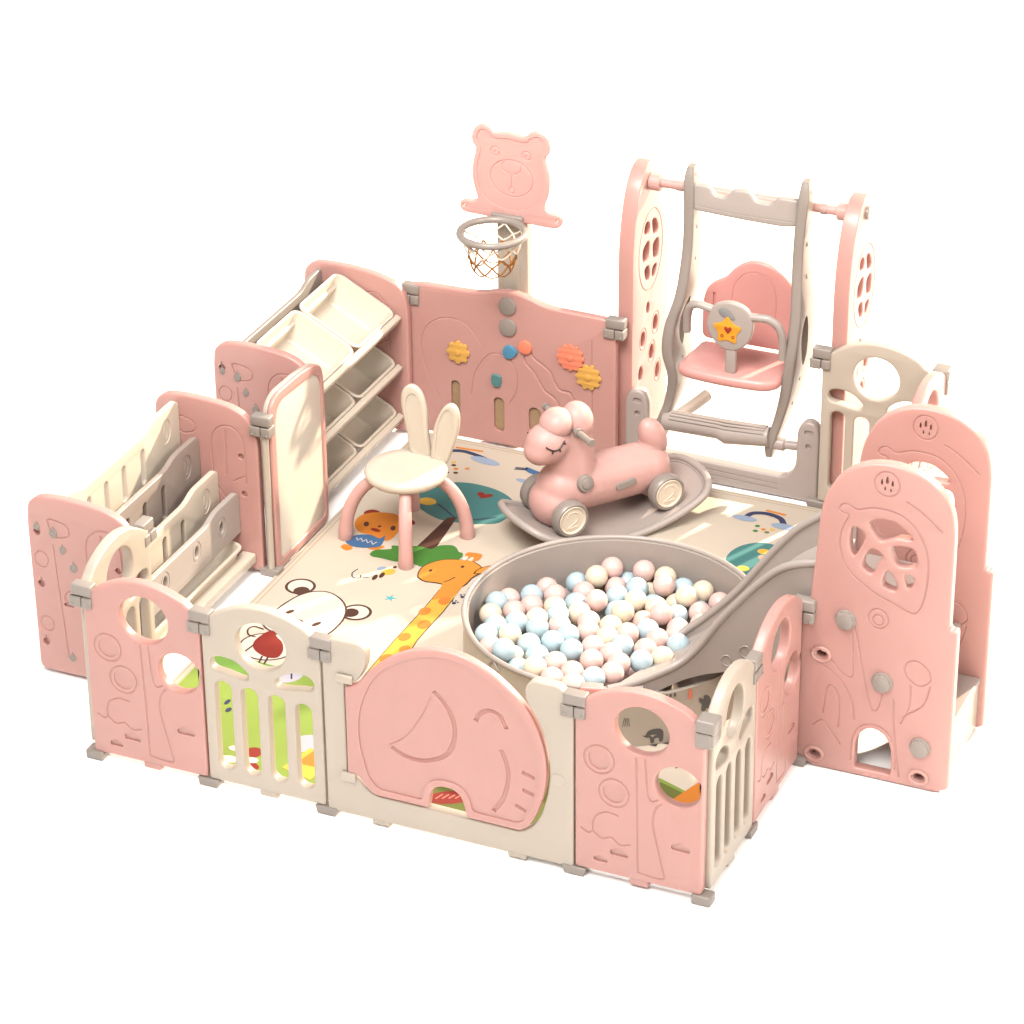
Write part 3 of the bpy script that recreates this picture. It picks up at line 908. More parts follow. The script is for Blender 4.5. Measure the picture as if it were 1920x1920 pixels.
HC, HR, HZ = Vector((0.0, -0.166, 0)), 0.114, 0.893
b = MB()
b.tube([(HC.x + HR * math.cos(2 * math.pi * i / 48), HC.y + HR * math.sin(2 * math.pi * i / 48), HZ + 0.0 * i) for i in range(48)], 0.0125, 12, True)
b.box(-0.06, 0.06, HC.y + HR + 0.004, -0.029, HZ - 0.012, HZ + 0.016, 0.005)
ring = b.add('hoop_ring', GREY, hoop)
def net_pt(a, t):
    rr = (HR - 0.006) * (1 - t) + 0.068 * t
    return (HC.x + rr * math.cos(a), HC.y + rr * math.sin(a), HZ - 0.008 - 0.125 * t)
NN = 8
levels = [0, 0.22, 0.45, 0.72, 1.0]
def strand(mb, k, d, l0, l1, r):
    pts = []
    for li in range(l0, l1):
        for q in range(4):
            t0, t1 = levels[li], levels[li + 1]
            u = q / 4
            a = 2 * math.pi * (k + d * 0.5 * (li + u)) / NN
            p = Vector(net_pt(a, t0 + (t1 - t0) * u))
            p.z -= 0.004 * math.sin(math.pi * u)
            pts.append(p)
    pts.append(Vector(net_pt(2 * math.pi * (k + d * 0.5 * l1) / NN, levels[l1])))
    mb.tube(pts, r, 6)
b = MB()
for k in range(NN):
    for d in (1, -1):
        strand(b, k, d, 0, 2, 0.0034)
n1 = b.add('net', ROPE_W, hoop); n1['label'] = 'white upper cords of the net'
b = MB()
for k in range(NN):
    for d in (1, -1):
        strand(b, k, d, 2, 4, 0.0034)
for k in range(NN):
    a0, a1 = 2 * math.pi * k / NN, 2 * math.pi * (k + 1) / NN
    p0, p1 = Vector(net_pt(a0, 1)), Vector(net_pt(a1, 1))
    b.tube([p0 + (p1 - p0) * (i / 6) + Vector((0, 0, -0.010 * math.sin(math.pi * i / 6))) for i in range(7)], 0.0026, 6)
n2 = b.add('net', ROPE_B, hoop); n2['label'] = 'brown lower cords of the net'

# ================================================================== bookshelf
shelf = thing('book_rack', 'low book rack with pink ends and four white and grey slats at the left', 'bookshelf', (-0.21, 0.8, 0))
SO = Vector((-0.21, 0.8, 0))
def end_outline(x0, x1, zt):
    return rpoly([(x0 + 0.004, 0.014, .03), (x0, zt - 0.10, .03), (x0 + 0.006, zt - 0.035, .03), (x0 + 0.045, zt - 0.006, .03), (x0 + 0.12, zt, .04), (x0 + 0.22, zt - 0.004, .04), (x0 + 0.29, zt - 0.013, .03), (x1 - 0.045, zt - 0.035, .03), (x1 - 0.012, zt - 0.075, .03), (x1, zt - 0.13, .03), (x1, 0.014, .012)], 0.02)
def icon_leaf(cx, cz, s):
    """small fruit with a stalk"""
    return cr([(cx + 0.08 * s, cz + 1.25 * s), (cx + 0.16 * s, cz + 0.75 * s), (cx + 0.55 * s, cz + 0.85 * s), (cx + 0.50 * s, cz + 0.55 * s), (cx + 0.80 * s, cz + 0.2 * s), (cx + 0.65 * s, cz - 0.5 * s), (cx + 0.15 * s, cz - 0.95 * s), (cx - 0.45 * s, cz - 0.75 * s), (cx - 0.75 * s, cz - 0.1 * s), (cx - 0.5 * s, cz + 0.45 * s), (cx - 0.1 * s, cz + 0.65 * s), (cx - 0.10 * s, cz + 1.2 * s)], 3)
def end_panel(zt, name_parent, yloc, x1=0.188, icons=True):
    x0 = -0.195
    me = plate(end_outline(x0, x1, zt), [], 0.032, 0.007)
    gro = [(cr([(x0 + 0.075, zt - 0.085), (x0 + 0.11, zt - 0.082), (x0 + 0.145, zt - 0.095), (x0 + 0.150, zt - 0.125), (x0 + 0.12, zt - 0.14), (x0 + 0.095, zt - 0.135)], 3), True),
           (cr([(x0 + 0.215, 0.30), (x0 + 0.21, zt - 0.16), (x0 + 0.235, zt - 0.10), (x0 + 0.285, zt - 0.085), (x0 + 0.325, zt - 0.12), (x0 + 0.335, zt - 0.18), (x0 + 0.335, 0.34)], 4, False), False),
           ([(x0 + 0.09, zt - 0.17), (x0 + 0.115, 0.08)], False), ([(x0 + 0.265, zt - 0.10), (x0 + 0.262, 0.36)], False),
           ([(x0 + 0.215, zt - 0.30), (x0 + 0.262, zt - 0.37)], False), ([(x0 + 0.285, zt - 0.29), (x0 + 0.335, zt - 0.26)], False),
           (ell(x0 + 0.043, 0.424, 0.025, 0.028, 20), True), (ell(x0 + 0.045, 0.19, 0.025, 0.026, 20), True), (ell(x0 + 0.14, 0.30, 0.022, 0.024, 18), True)]
    pk = [(ell(x0 + 0.32, 0.44, 0.012, 0.012, 16), 0.01), (ell(x0 + 0.325, 0.30, 0.012, 0.012, 16), 0.01)]
    if icons:
        pk += [(icon_leaf(x0 + 0.034, 0.335, 0.017), 0.012), (icon_leaf(x0 + 0.034, 0.122, 0.017), 0.012), (icon_leaf(x0 + 0.034, 0.525, 0.017), 0.012), (cloud(x0 + 0.13, 0.275, 0.018), 0.008)]
    me = cut(me, gro, pk, 0.0036)
    o = part('end_panel', seal(me), PINK, name_parent, (0, yloc, 0))
    if icons:
        for (ix, iz, s) in ((x0 + 0.092, zt - 0.128, 0.019), (x0 + 0.122, zt - 0.182, 0.015), (x0 + 0.157, zt - 0.24, 0.018), (x0 + 0.127, 0.080, 0.015), (x0 + 0.034, zt - 0.115, 0.014)):  # grey plates stand in for the dark inside of fruit cutouts
            mo = seal(cut(plate(icon_leaf(ix, iz, s), [], 0.006, 0.0015, -0.003), [(ell(ix, iz, s * .4, s * .45, 12), True)], [], 0.0015, y0=-0.003))
            part('fruit_cutout_fill', mo, GREY, o)
    return o
def end_panel_simple(zt, parent, yloc, x1=0.188):
    return end_panel(zt, parent, yloc, x1, icons=False)
end_panel(0.656, shelf, 0.362 - 0.8)
end_panel_simple(0.630, shelf, 1.188 - 0.8)
def slat_mesh(L, zb, zt, kind):
    """board along +y seen from +x; built in (y, z) then turned to face +x"""
    d = 0.024
    out = rpoly([(0.0, zb, .006), (0.0, zt - 0.004, .01), (0.01, zt, .012), (0.10, zt, .03), (0.155, zt - d, .03), (L - 0.225, zt - d, .03), (L - 0.165, zt, .03), (L - 0.02, zt, .012), (L, zt - 0.015, .01), (L, zb, .006)], 0.01)
    holes = []
    gro = []
    if kind == 'slots':
        for y in (0.19, 0.30, 0.415, 0.54):
            holes.append(rrect(y - 0.013, y + 0.013, zt - d - 0.170, zt - d - 0.045, 0.0125, 6))
        gro = []
    else:
        for y in (0.275, 0.49, 0.665):
            holes.append(ell(y, (zb + zt) / 2 + 0.002, 0.013, 0.020, 20))
            gro.append((ell(y, (zb + zt) / 2 + 0.002, 0.027, 0.035, 26), True))
        holes.append(ell(0.09, (zb + zt) / 2, 0.013, 0.020, 20))
    me = plate(out, holes, 0.020, 0.0045)
    if kind == 'slots':
        me = cut(me, [], [(ell(L - 0.095, zt - 0.078, 0.034, 0.045, 26), 0.0025)])
        me = cut(me, [(cr([(L - 0.108, zt - 0.085), (L - 0.095, zt - 0.055), (L - 0.082, zt - 0.085), (L - 0.095, zt - 0.105)], 4), True)], [], 0.0026, y0=0.002)
    else:
        me = cut(me, gro, [], 0.0026)
    return seal(me)
SLY = 0.394 - 0.8
for x, zb, zt, kd, m in ((-0.31, 0.20, 0.612, 'slots', IVORY), (-0.24, 0.15, 0.492, 'slots', TAUPE2), (-0.175, 0.13, 0.378, 'slots', IVORY), (-0.10, 0.150, 0.310, 'holes', SLIDE)):
    # turned so that the front (-y) face looks along +x
    part('book_slat', slat_mesh(0.794, zb, zt, kd), m, shelf, (x - SO.x, SLY, 0), (0, 0, R(90)))
b = MB()
b.box(-0.095 + .21 - .005, -0.046 + .21, SLY, SLY + 0.794, 0.045, 0.082, 0.008)
b.box(-0.34 + .21, -0.30 + .21, SLY, SLY + 0.794, 0.06, 0.10, 0.008)
b.add('base_rail', IVORY, shelf)

# ------------------------------------------------------------------ storage bins
def bin_mesh(L, W, H, taper=0.018, r=0.028, t=0.0035, lip=0.008):
    """open tub, x length L, y width W, rim at z = 0, bottom at z = -H"""
    mb = MB()
    loops = [(-taper, -H, r * .8, 6e-3), (-taper, -H, r, 0), (-0.002, -0.010, r, 0), (lip, -0.009, r + lip, 0), (lip + 0.001, -0.003, r + lip, 0), (lip - 0.001, 0.0, r + lip, 0), (-t * 0.4, 0.0, r, 0), (-t, -0.003, r - .001, 0), (-taper - t, -H + 0.012, r * .8, 0), (-taper - t - 0.012, -H + t, r * .6, 0)]
    rings = []
    for d, z, rr, e in loops:
        pts = rrect(-L / 2 - d + e, L / 2 + d - e, -W / 2 - d + e, W / 2 + d - e, max(rr, 0.006), 6)
        rings.append([mb.bm.verts.new((p[0], p[1], z)) for p in pts])
    for A, B in zip(rings, rings[1:]):
        n = len(A)
        for j in range(n):
            mb.bm.faces.new((A[j], A[(j + 1) % n], B[(j + 1) % n], B[j]))
    mb.bm.faces.new(list(reversed(rings[0])))
    mb.bm.faces.new(rings[-1])
    return mb.mesh(ang=50)
tray = part('storage_tray', bin_mesh(0.225, 0.70, 0.085, 0.014, 0.035), IVORY, None, (-0.190, 0.80, 0.128))
tag(tray, 'long shallow cream tray under the lowest slat of the book rack', 'storage tray', None)

rack = thing('toy_rack', 'tiered toy rack with pink ends and sloping rails holding cream bins', 'toy rack', (-0.21, 1.95, 0))
end_panel(0.628, rack, 1.603 - 1.95)
end_panel_simple(0.636, rack, 2.298 - 1.95, 0.216)
BINM = bin_mesh(0.248, 0.302, 0.115)
TILT = R(28)
rows = [(0.0, 'top'), (0.197, 'middle'), (0.394, 'bottom')]
binlab = {('top', 0): 'cream bin at the far end of the top tier, beside the pink activity panel',
          ('top', 1): 'cream bin at the near end of the top tier of the toy rack',
          ('middle', 0): 'cream bin at the far end of the middle tier of the toy rack',
          ('middle', 1): 'cream bin at the near end of the middle tier, half hidden by the white board',
          ('bottom', 0): 'cream bin at the far end of the bottom tier of the toy rack',
          ('bottom', 1): 'cream bin at the near end of the bottom tier, partly hidden by the white board'}
for dz, nm in rows:
    b = MB()
    M = Matrix.Translation((-0.030 + .21, 0, 0.468 - dz)) @ Matrix.Rotation(TILT, 4, 'Y')
    b.box(-0.014, 0.012, 1.632 - 1.95, 2.294 - 1.95, -0.022, 0.014, 0.007, 3, M)
    b.add('front_rail', IVORY, rack)
    b = MB()
    M = Matrix.Translation((-0.262 + .21, 0, 0.55 - dz)) @ Matrix.Rotation(TILT, 4, 'Y')
    b.box(-0.020, 0.0, 1.632 - 1.95, 2.294 - 1.95, -0.03, 0.016, 0.006, 3, M)
    b.add('rear_rail', IVORY, rack)
    for i, y in enumerate((2.130, 1.802)):
        o = part('storage_bin', BINM, IVORY, None, (-0.148, y, 0.553 - dz), (0, TILT, 0))
        tag(o, binlab[(nm, i)], 'storage bin', 'storage bins of the toy rack')
bk = rpoly([(0.0, 0.47, .006), (0.0, 0.585, .01), (0.03, 0.588, .02), (0.50, 0.588, .03), (0.56, 0.612, .03), (0.655, 0.615, .01), (0.655, 0.47, .006)], 0.01)
part('back_board', seal(plate(bk, [], 0.018, 0.005)), GREY, rack, (-0.325 + .21, 1.634 - 1.95, 0), (0, 0, R(90)))

# ------------------------------------------------------------------ white board panel
wb = thing('drawing_board', 'pink framed panel with a white drawing board, between the book rack and toy rack', 'drawing board', (0.0, 1.2, 0))
bd = rpoly([(0.012, 0.012, .02), (0.006, 0.575, .03), (0.020, 0.635, .04), (0.07, 0.66, .04), (0.24, 0.655, .04), (0.35, 0.638, .03), (0.39, 0.610, .03), (0.402, 0.55, .03), (0.402, 0.012, .04)], 0.02)
part('backing', seal(plate(bd, [], 0.016, 0.004, 0.016)), CREAM, wb, (0.022, 0, 0), (0, 0, R(90)))
inn = rpoly([(0.045, 0.045, .015), (0.042, 0.56, .02), (0.062, 0.610, .03), (0.10, 0.622, .03), (0.33, 0.606, .03), (0.366, 0.58, .03), (0.378, 0.54, .02), (0.378, 0.045, .02)], 0.02)
part('frame', seal(plate(bd, [inn], 0.016, 0.006)), PINK, wb, (0.022, 0, 0), (0, 0, R(90)))
part('board', seal(plate(inset(inn, -0.003), [], 0.010, 0.001, 0.005)), BOARD, wb, (0.022, 0, 0), (0, 0, R(90)))
inst('hinge', HINGE, GREY, wb, (-0.005, -0.015, -0.01))
inst('foot_clip', FOOT, GREY, wb, (0.0, -0.012, 0))
b = MB(); b.tube([(0.004, -0.004, 0.03), (0.004, -0.004, 0.545)], 0.012, 14); b.add('hinge_post', CREAM, wb)

# ================================================================== swing frame
sf = thing('swing_frame', 'tall pink swing frame of two cutout side panels joined by a bar', 'swing frame', (1.2, 2.40, 0))
def side_panel_mesh():
    """in (y, z) seen from +x: local x runs back along +y"""
    out = rpoly([(0.0, 0.03, .015), (0.0, 0.80, .05), (0.012, 0.90, .05), (0.036, 0.99, .05), (0.075, 1.065, .05), (0.125, 1.105, .04), (0.175, 1.115, .04), (0.225, 1.090, .04), (0.275, 1.02, .05), (0.315, 0.93, .05), (0.33, 0.82, .05), (0.34, 0.45, .05), (0.34, 0.03, .015)], 0.02)
    cx, cz = 0.17, 0.775
    holes = [ell(cx - 0.035, cz + 0.095, 0.030, 0.028, 18), cr([(cx + 0.01, cz + 0.11), (cx + 0.055, cz + 0.10), (cx + 0.075, cz + 0.05), (cx + 0.03, cz + 0.04)], 4), cr([(cx - 0.075, cz + 0.03), (cx - 0.01, cz + 0.045), (cx - 0.02, cz - 0.02), (cx - 0.07, cz - 0.03)], 4), cr([(cx + 0.02, cz + 0.015), (cx + 0.08, cz + 0.02), (cx + 0.075, cz - 0.05), (cx + 0.03, cz - 0.05)], 4), cr([(cx - 0.06, cz - 0.055), (cx - 0.015, cz - 0.05), (cx - 0.005, cz - 0.10), (cx - 0.035, cz - 0.11)], 4), cr([(cx + 0.02, cz - 0.075), (cx + 0.065, cz - 0.075), (cx + 0.04, cz - 0.115), (cx + 0.015, cz - 0.115)], 4),
             ell(0.105, 0.455, 0.024, 0.034, 20), ell(0.225, 0.47, 0.026, 0.034, 20), ell(0.085, 0.33, 0.022, 0.032, 20), ell(0.19, 0.37, 0.024, 0.034, 20), ell(0.25, 0.27, 0.024, 0.036, 20), ell(0.15, 0.56, 0.016, 0.026, 18)]
    holes = [[(sum(p[0] for p in h) / len(h) + (q[0] - sum(p[0] for p in h) / len(h)) * 0.86, sum(p[1] for p in h) / len(h) + (q[1] - sum(p[1] for p in h) / len(h)) * 0.86) for q in h] for h in holes]
    me = plate(out, holes, 0.055, 0.005)
    gro = [(ell(cx, cz, 0.112, 0.152, 40), True, .004), (ell(0.105, 0.455, 0.032, 0.043, 24), True), (ell(0.225, 0.47, 0.035, 0.043, 24), True), (ell(0.19, 0.37, 0.033, 0.043, 24), True), (ell(0.25, 0.27, 0.033, 0.045, 24), True)]
    me = cut(me, gro, [], 0.003)
    return seal(me)
SPM = side_panel_mesh()
SW = Vector((1.2, 2.40, 0))
for x in (0.832, 1.615):
    part('side_panel', SPM, PINK, sf, (x - SW.x, -0.015, 0), (0, 0, R(90)))
BY, BZ = 2.40 + 0.145, 1.040
b = MB()
b.tube([(0.82 - SW.x, BY - SW.y, BZ), (1.58 - SW.x, BY - SW.y, BZ)], 0.0165, 20)
for x0, x1 in ((0.832, 0.875), (1.515, 1.565)):
    b.tube([(x0 - SW.x, BY - SW.y, BZ), (x0 + 0.003 - SW.x, BY - SW.y, BZ), (x1 - 0.003 - SW.x, BY - SW.y, BZ), (x1 - SW.x, BY - SW.y, BZ)], [0.028, 0.031, 0.031, 0.027], 20)
for x0, x1 in ((0.93, 0.955), (1.455, 1.475)):
    b.tube([(x0 - SW.x, BY - SW.y, BZ), (x1 - SW.x, BY - SW.y, BZ)], 0.0195, 20)
b.add('top_bar', PINK2, sf)
b = MB()
for x in (1.617,):
    b.disc((x - 0.003 - SW.x, BY - SW.y, BZ + 0.012), (1, 0, 0), 0.024, 0.014, 0.004)
b.add('end_cap', GREY, sf)
uo = rpoly([(0.815, 0.006, .015), (0.815, 0.275, .03), (0.832, 0.312, .03), (0.858, 0.320, .02), (0.884, 0.312, .03), (0.900, 0.275, .03), (0.904, 0.150, .04), (0.925, 0.092, .04), (1.415, 0.085, .05), (1.452, 0.130, .05), (1.455, 0.275, .03), (1.470, 0.308, .03), (1.497, 0.318, .02), (1.522, 0.308, .03), (1.536, 0.275, .03), (1.536, 0.004, .015)], 0.02)
uo = [(x - SW.x, z) for x, z in uo]
ume = plate(uo, [], 0.045, 0.010, -0.035)
ug = [([(1.08 - SW.x, 0.062), (1.39 - SW.x, 0.054)], False, .003), ([(1.08 - SW.x, 0.042), (1.39 - SW.x, 0.034)], False, .003)]
upk = [(ell(1.498 - SW.x, 0.222, 0.011, 0.011, 16), .008), (ell(0.862 - SW.x, 0.228, 0.011, 0.011, 16), .008), (rrect(1.482 - SW.x, 1.515 - SW.x, 0.265, 0.285, 0.009), .006), (rrect(0.845 - SW.x, 0.878 - SW.x, 0.268, 0.288, 0.009), .006)]
ume = cut(ume, ug, upk, y0=-0.035)
part('base_frame', seal(ume), TAUPE, sf)

# ------------------------------------------------------------------ the swing itself
sw = thing('toddler_swing', 'grey toddler swing with coral pink seat and guard bar hanging from the pink bar', 'swing', (1.2, 2.47, 0))
SY = 2.47
# side outlines as seen from the front, in world x at the plane y = 2.47
LO = [(0.970, 1.085), (0.988, 1.140), (1.010, 1.160), (1.034, 1.155), (1.046, 1.115), (1.044, 0.86), (1.062, 0.74), (1.056, 0.66)]
def upright_mesh(center, half, depth):
    """ribbon swept along centre line points (x, y, z): half width in x, depth in y, rounded"""
    mb = MB()
    C3 = []
    P = [Vector(c) for c in center]
    k = len(P)
    # resample with Catmull-Rom in 3D
    def interp(arr, i, t):
        a = arr[max(i - 1, 0)]; b_ = arr[i]; c_ = arr[min(i + 1, k - 1)]; d_ = arr[min(i + 2, k - 1)]
        return 0.5 * ((2 * b_) + (c_ - a) * t + (2 * a - 5 * b_ + 4 * c_ - d_) * t * t + (3 * b_ - a - 3 * c_ + d_) * t ** 3)
    rings = []
    n = 6
    for i in range(k - 1):
        for j in range(n + (1 if i == k - 2 else 0)):
            t = j / n
            p = interp(P, i, t)
            hx = interp(half, i, t)
            hy = interp(depth, i, t)
            rr = min(hx, hy) * 0.6
            ring = [mb.bm.verts.new((p.x + q[0], p.y + q[1], p.z)) for q in rrect(-hx, hx, -hy, hy, rr, 4)]
            rings.append(ring)
    for A, B in zip(rings, rings[1:]):
        m = len(A)
        for j in range(m):
            mb.bm.faces.new((A[j], A[(j + 1) % m], B[(j + 1) % m], B[j]))
    mb.bm.faces.new(rings[0])
    mb.bm.faces.new(list(reversed(rings[-1])))
    return mb.mesh(ang=50)
def loc(x, y, z):
    return (x - 1.2, y - 2.47, z)
# left and right uprights (top to bottom); they lean back a little and bow forward round the seat
for sgn, cx in ((1, None), (-1, None)):
    if sgn == 1:
        ctr = [loc(1.010, 2.475, 1.155), loc(1.010, 2.475, 1.10), loc(1.012, 2.48, 0.98), loc(1.010, 2.485, 0.85), loc(1.000, 2.48, 0.70), loc(0.972, 2.475, 0.58), loc(0.965, 2.47, 0.48), loc(0.985, 2.455, 0.38), loc(0.970, 2.43, 0.28), loc(0.945, 2.41, 0.20), loc(0.948, 2.40, 0.145)]
    else:
        ctr = [loc(1.422, 2.475, 1.165), loc(1.422, 2.475, 1.11), loc(1.412, 2.48, 0.98), loc(1.410, 2.485, 0.85), loc(1.420, 2.48, 0.70), loc(1.418, 2.475, 0.58), loc(1.412, 2.47, 0.48), loc(1.398, 2.455, 0.38), loc(1.375, 2.43, 0.28), loc(1.352, 2.41, 0.20), loc(1.348, 2.40, 0.145)]
    half = [0.012, 0.019, 0.019, 0.019, 0.020, 0.021, 0.021, 0.020, 0.018, 0.017, 0.012]
    dep = [0.018, 0.036, 0.042, 0.052, 0.075, 0.096, 0.098, 0.078, 0.050, 0.040, 0.022]
    me = upright_mesh(ctr, half, dep)
    hb = MB()
    xm = ctr[5][0]
    ring_a = [hb.bm.verts.new((xm - 0.08, 0.005 + q[0], q[1])) for q in cr([(-0.050, 0.60), (-0.030, 0.655), (0.0, 0.665), (0.020, 0.60), (0.022, 0.52), (0.0, 0.475), (-0.030, 0.52)], 4)]
    ring_b = [hb.bm.verts.new((v.co.x + 0.16, v.co.y, v.co.z)) for v in ring_a]
    hb.bm.faces.new(ring_a); hb.bm.faces.new(list(reversed(ring_b)))
    for q in range(len(ring_a)):
        hb.bm.faces.new((ring_a[q], ring_b[q], ring_b[(q + 1) % len(ring_a)], ring_a[(q + 1) % len(ring_a)]))
    me = boolean(me, hb.mesh())
    finish(me, None, 50)
    o = part('upright', me, GREY, sw)
    # screw caps on the side
    for zz in (1.125, 0.93, 0.81, 0.43, 0.34):
        b = MB()
        xx = np.interp(-zz, [-c[2] for c in ctr], [c[0] for c in ctr])
        yy = np.interp(-zz, [-c[2] for c in ctr], [c[1] for c in ctr])
        hh = np.interp(-zz, [-c[2] for c in ctr], half)
        b.disc((xx + hh - 0.004, yy, zz), (1, 0, 0), 0.008, 0.007, 0.002, 16)
        b.add('screw_cap', TAUPE, o)
# crenellated board across the top
dx = -1.2
bo2 = rpoly([(1.020 + dx, 1.004, .01), (1.020 + dx, 1.075, .02), (1.025 + dx, 1.098, .01), (1.080 + dx, 1.098, .015), (1.096 + dx, 1.068, .015), (1.143 + dx, 1.063, .015), (1.168 + dx, 1.098, .015), (1.224 + dx, 1.102, .015), (1.248 + dx, 1.068, .015), (1.308 + dx, 1.066, .015), (1.328 + dx, 1.096, .015), (1.400 + dx, 1.096, .012), (1.403 + dx, 1.000, .02), (1.350 + dx, 0.990, .03), (1.20 + dx, 0.992, .05), (1.05 + dx, 0.998, .03)], 0.01)
tb = plate(bo2, [], 0.030, 0.008, -0.020)
tb = cut(tb, [(cr([(1.03 + dx, 1.02), (1.2 + dx, 1.012), (1.395 + dx, 1.016)], 4, False), False, .002)], [], y0=-0.020)
part('top_board', seal(tb), SLIDE, sw)
# seat and back
so = rpoly([(1.015 + dx, -0.130, .04), (1.060 + dx, -0.158, .05), (1.20 + dx, -0.172, .1), (1.345 + dx, -0.160, .05), (1.390 + dx, -0.125, .03), (1.392 + dx, 0.09, .03), (1.03 + dx, 0.09, .03)], 0.03)
sme = plate(so, [], 0.042, 0.018)
for v in sme.vertices:
    x, y, z = v.co
    v.co = (x, z, -y + 0.466)
finish(sme, (0, 0, 1))
part('seat', sme, SEATPINK, sw)
bk2 = [(1.030, 0.475), (1.032, 0.625), (1.046, 0.672), (1.078, 0.702), (1.115, 0.720), (1.142, 0.758), (1.184, 0.790), (1.230, 0.802), (1.288, 0.790), (1.334, 0.758), (1.366, 0.710), (1.374, 0.62), (1.362, 0.475)]
bme2 = plate(rpoly([(x + dx, z, .03) for x, z in bk2], 0.03), [], 0.026, 0.009, 0.075)
bme2 = cut(bme2, [(cr([(x + dx, z) for x, z in ((1.140, 0.52), (1.140, 0.63), (1.150, 0.70), (1.185, 0.745), (1.225, 0.76), (1.270, 0.745), (1.300, 0.70), (1.305, 0.63), (1.300, 0.55))], 4, False), False)], [(rrect(1.070 + dx, 1.081 + dx, 0.58, 0.66, 0.0045), .008)], 0.0026, y0=0.075)
part('backrest', seal(bme2), SEATPINK, sw)
# guard bar (front, y about 2.34)
gy = 2.335 - 2.47
gme = plate(cr([(x + dx, z) for x, z in ((1.125, 0.655), (1.14, 0.70), (1.165, 0.722), (1.205, 0.734), (1.245, 0.728), (1.275, 0.708), (1.292, 0.668), (1.288, 0.620), (1.268, 0.580), (1.235, 0.556), (1.20, 0.552), (1.165, 0.565), (1.138, 0.598), (1.125, 0.630))], 4), [], 0.026, 0.008, gy)
g_o = part('guard_bar', seal(gme), SLIDE, sw)
b = MB()
armL = [Vector((x + dx, y - 2.47, z)) for x, y, z in ((1.150, 2.350, 0.690), (1.120, 2.350, 0.695), (1.085, 2.352, 0.702), (1.055, 2.360, 0.685), (1.040, 2.372, 0.64), (1.036, 2.385, 0.575))]
armR = [Vector((x + dx, y - 2.47, z)) for x, y, z in ((1.270, 2.350, 0.685), (1.305, 2.350, 0.688), (1.345, 2.352, 0.690), (1.375, 2.360, 0.668), (1.390, 2.372, 0.62), (1.386, 2.385, 0.53))]
for arm in (armL, armR):
    b = MB()
    xy = []
    for i in range(len(arm) - 1):
        for j in range(5):
            xy.append(arm[i].lerp(arm[i + 1], j / 5))
    xy.append(arm[-1])
    # smooth
    for _ in range(3):
        xy = [xy[0]] + [(xy[i - 1] + xy[i] * 2 + xy[i + 1]) / 4 for i in range(1, len(xy) - 1)] + [xy[-1]]
    b.tube(xy, 0.0145, 14)
    b.add('guard_arm', SLIDE, g_o)
b = MB()
b.box(1.193 + dx, 1.232 + dx, gy + 0.003, gy + 0.028, 0.462, 0.575, 0.008)
b.add('guard_post', SLIDE, g_o)
# star sticker
st = []
for i in range(10):
    a = R(90 + 36 * i)
    rr = 0.053 if i % 2 == 0 else 0.036
    st.append((1.202 + dx + rr * math.cos(a), 0.628 + rr * math.sin(a)))
sk = part('star_sticker', seal(plate(cr(st, 4), [], 0.003, 0.0008, gy - 0.003)), STICK_Y, g_o)
part('sticker_heart', seal(plate(cr([(1.205 + dx + x * 0.014, 0.632 + y * 0.014) for x, y in heart], 3), [], 0.002, 0.0004, gy - 0.0045)), STICK_R, sk)
for ex in (-0.018, 0.022):
    part('sticker_mark', seal(plate(ell(1.202 + dx + ex, 0.607, 0.006, 0.006, 14), [ell(1.202 + dx + ex, 0.607, 0.0035, 0.0035, 10)], 0.002, 0.0003, gy - 0.0045)), STICK_R, sk)
me = plate(cr([(x + dx, z) for x, z in ((1.168, 0.700), (1.185, 0.712), (1.205, 0.706), (1.225, 0.686), (1.226, 0.672), (1.195, 0.674), (1.178, 0.682))], 4), [], 0.002, 0.0004, gy - 0.0022)
part('sticker_leaf', seal(me), STICK_G, sk)
# ribbed foot rest and the rear stub
b = MB()
b.tube([loc(0.955, 2.385, 0.212), loc(0.965, 2.385, 0.212), loc(1.16, 2.385, 0.214), loc(1.19, 2.38, 0.207), loc(1.35, 2.385, 0.222)], [0.031, 0.035, 0.034, 0.038, 0.035], 22)
for a in (40, 62, 84, 106, 128):
    yy, zz = 0.035 * math.cos(R(a)), 0.035 * math.sin(R(a))
    b.tube([loc(0.985, 2.385 - yy * 1.02 + 0.0, 0.213 + zz * 1.02), loc(1.165, 2.385 - yy * 1.02, 0.215 + zz * 1.02), loc(1.19, 2.383 - yy * 1.1, 0.213 + zz * 1.1), loc(1.335, 2.385 - yy * 1.02, 0.221 + zz * 1.02)], 0.0048, 8)
b.add('foot_rest', SLIDE, sw)
b = MB()
b.tube([loc(0.985, 2.40, 0.215), loc(1.03, 2.50, 0.235), loc(1.05, 2.56, 0.245)], [0.020, 0.022, 0.022], 14)
b.add('rear_stop', SLIDE, sw)
b = MB()
b.tube([loc(1.365, 2.40, 0.195), loc(1.40, 2.40, 0.195), loc(1.405, 2.40, 0.195), loc(1.47, 2.40, 0.20)], [0.024, 0.024, 0.016, 0.016], 16)
b.add('lower_pin', TAUPE, sw)
b = MB()
b.tube([loc(0.905, 2.40, 0.17), loc(0.945, 2.40, 0.18)], [0.026, 0.026], 16)
b.add('lower_pin', TAUPE, sw)

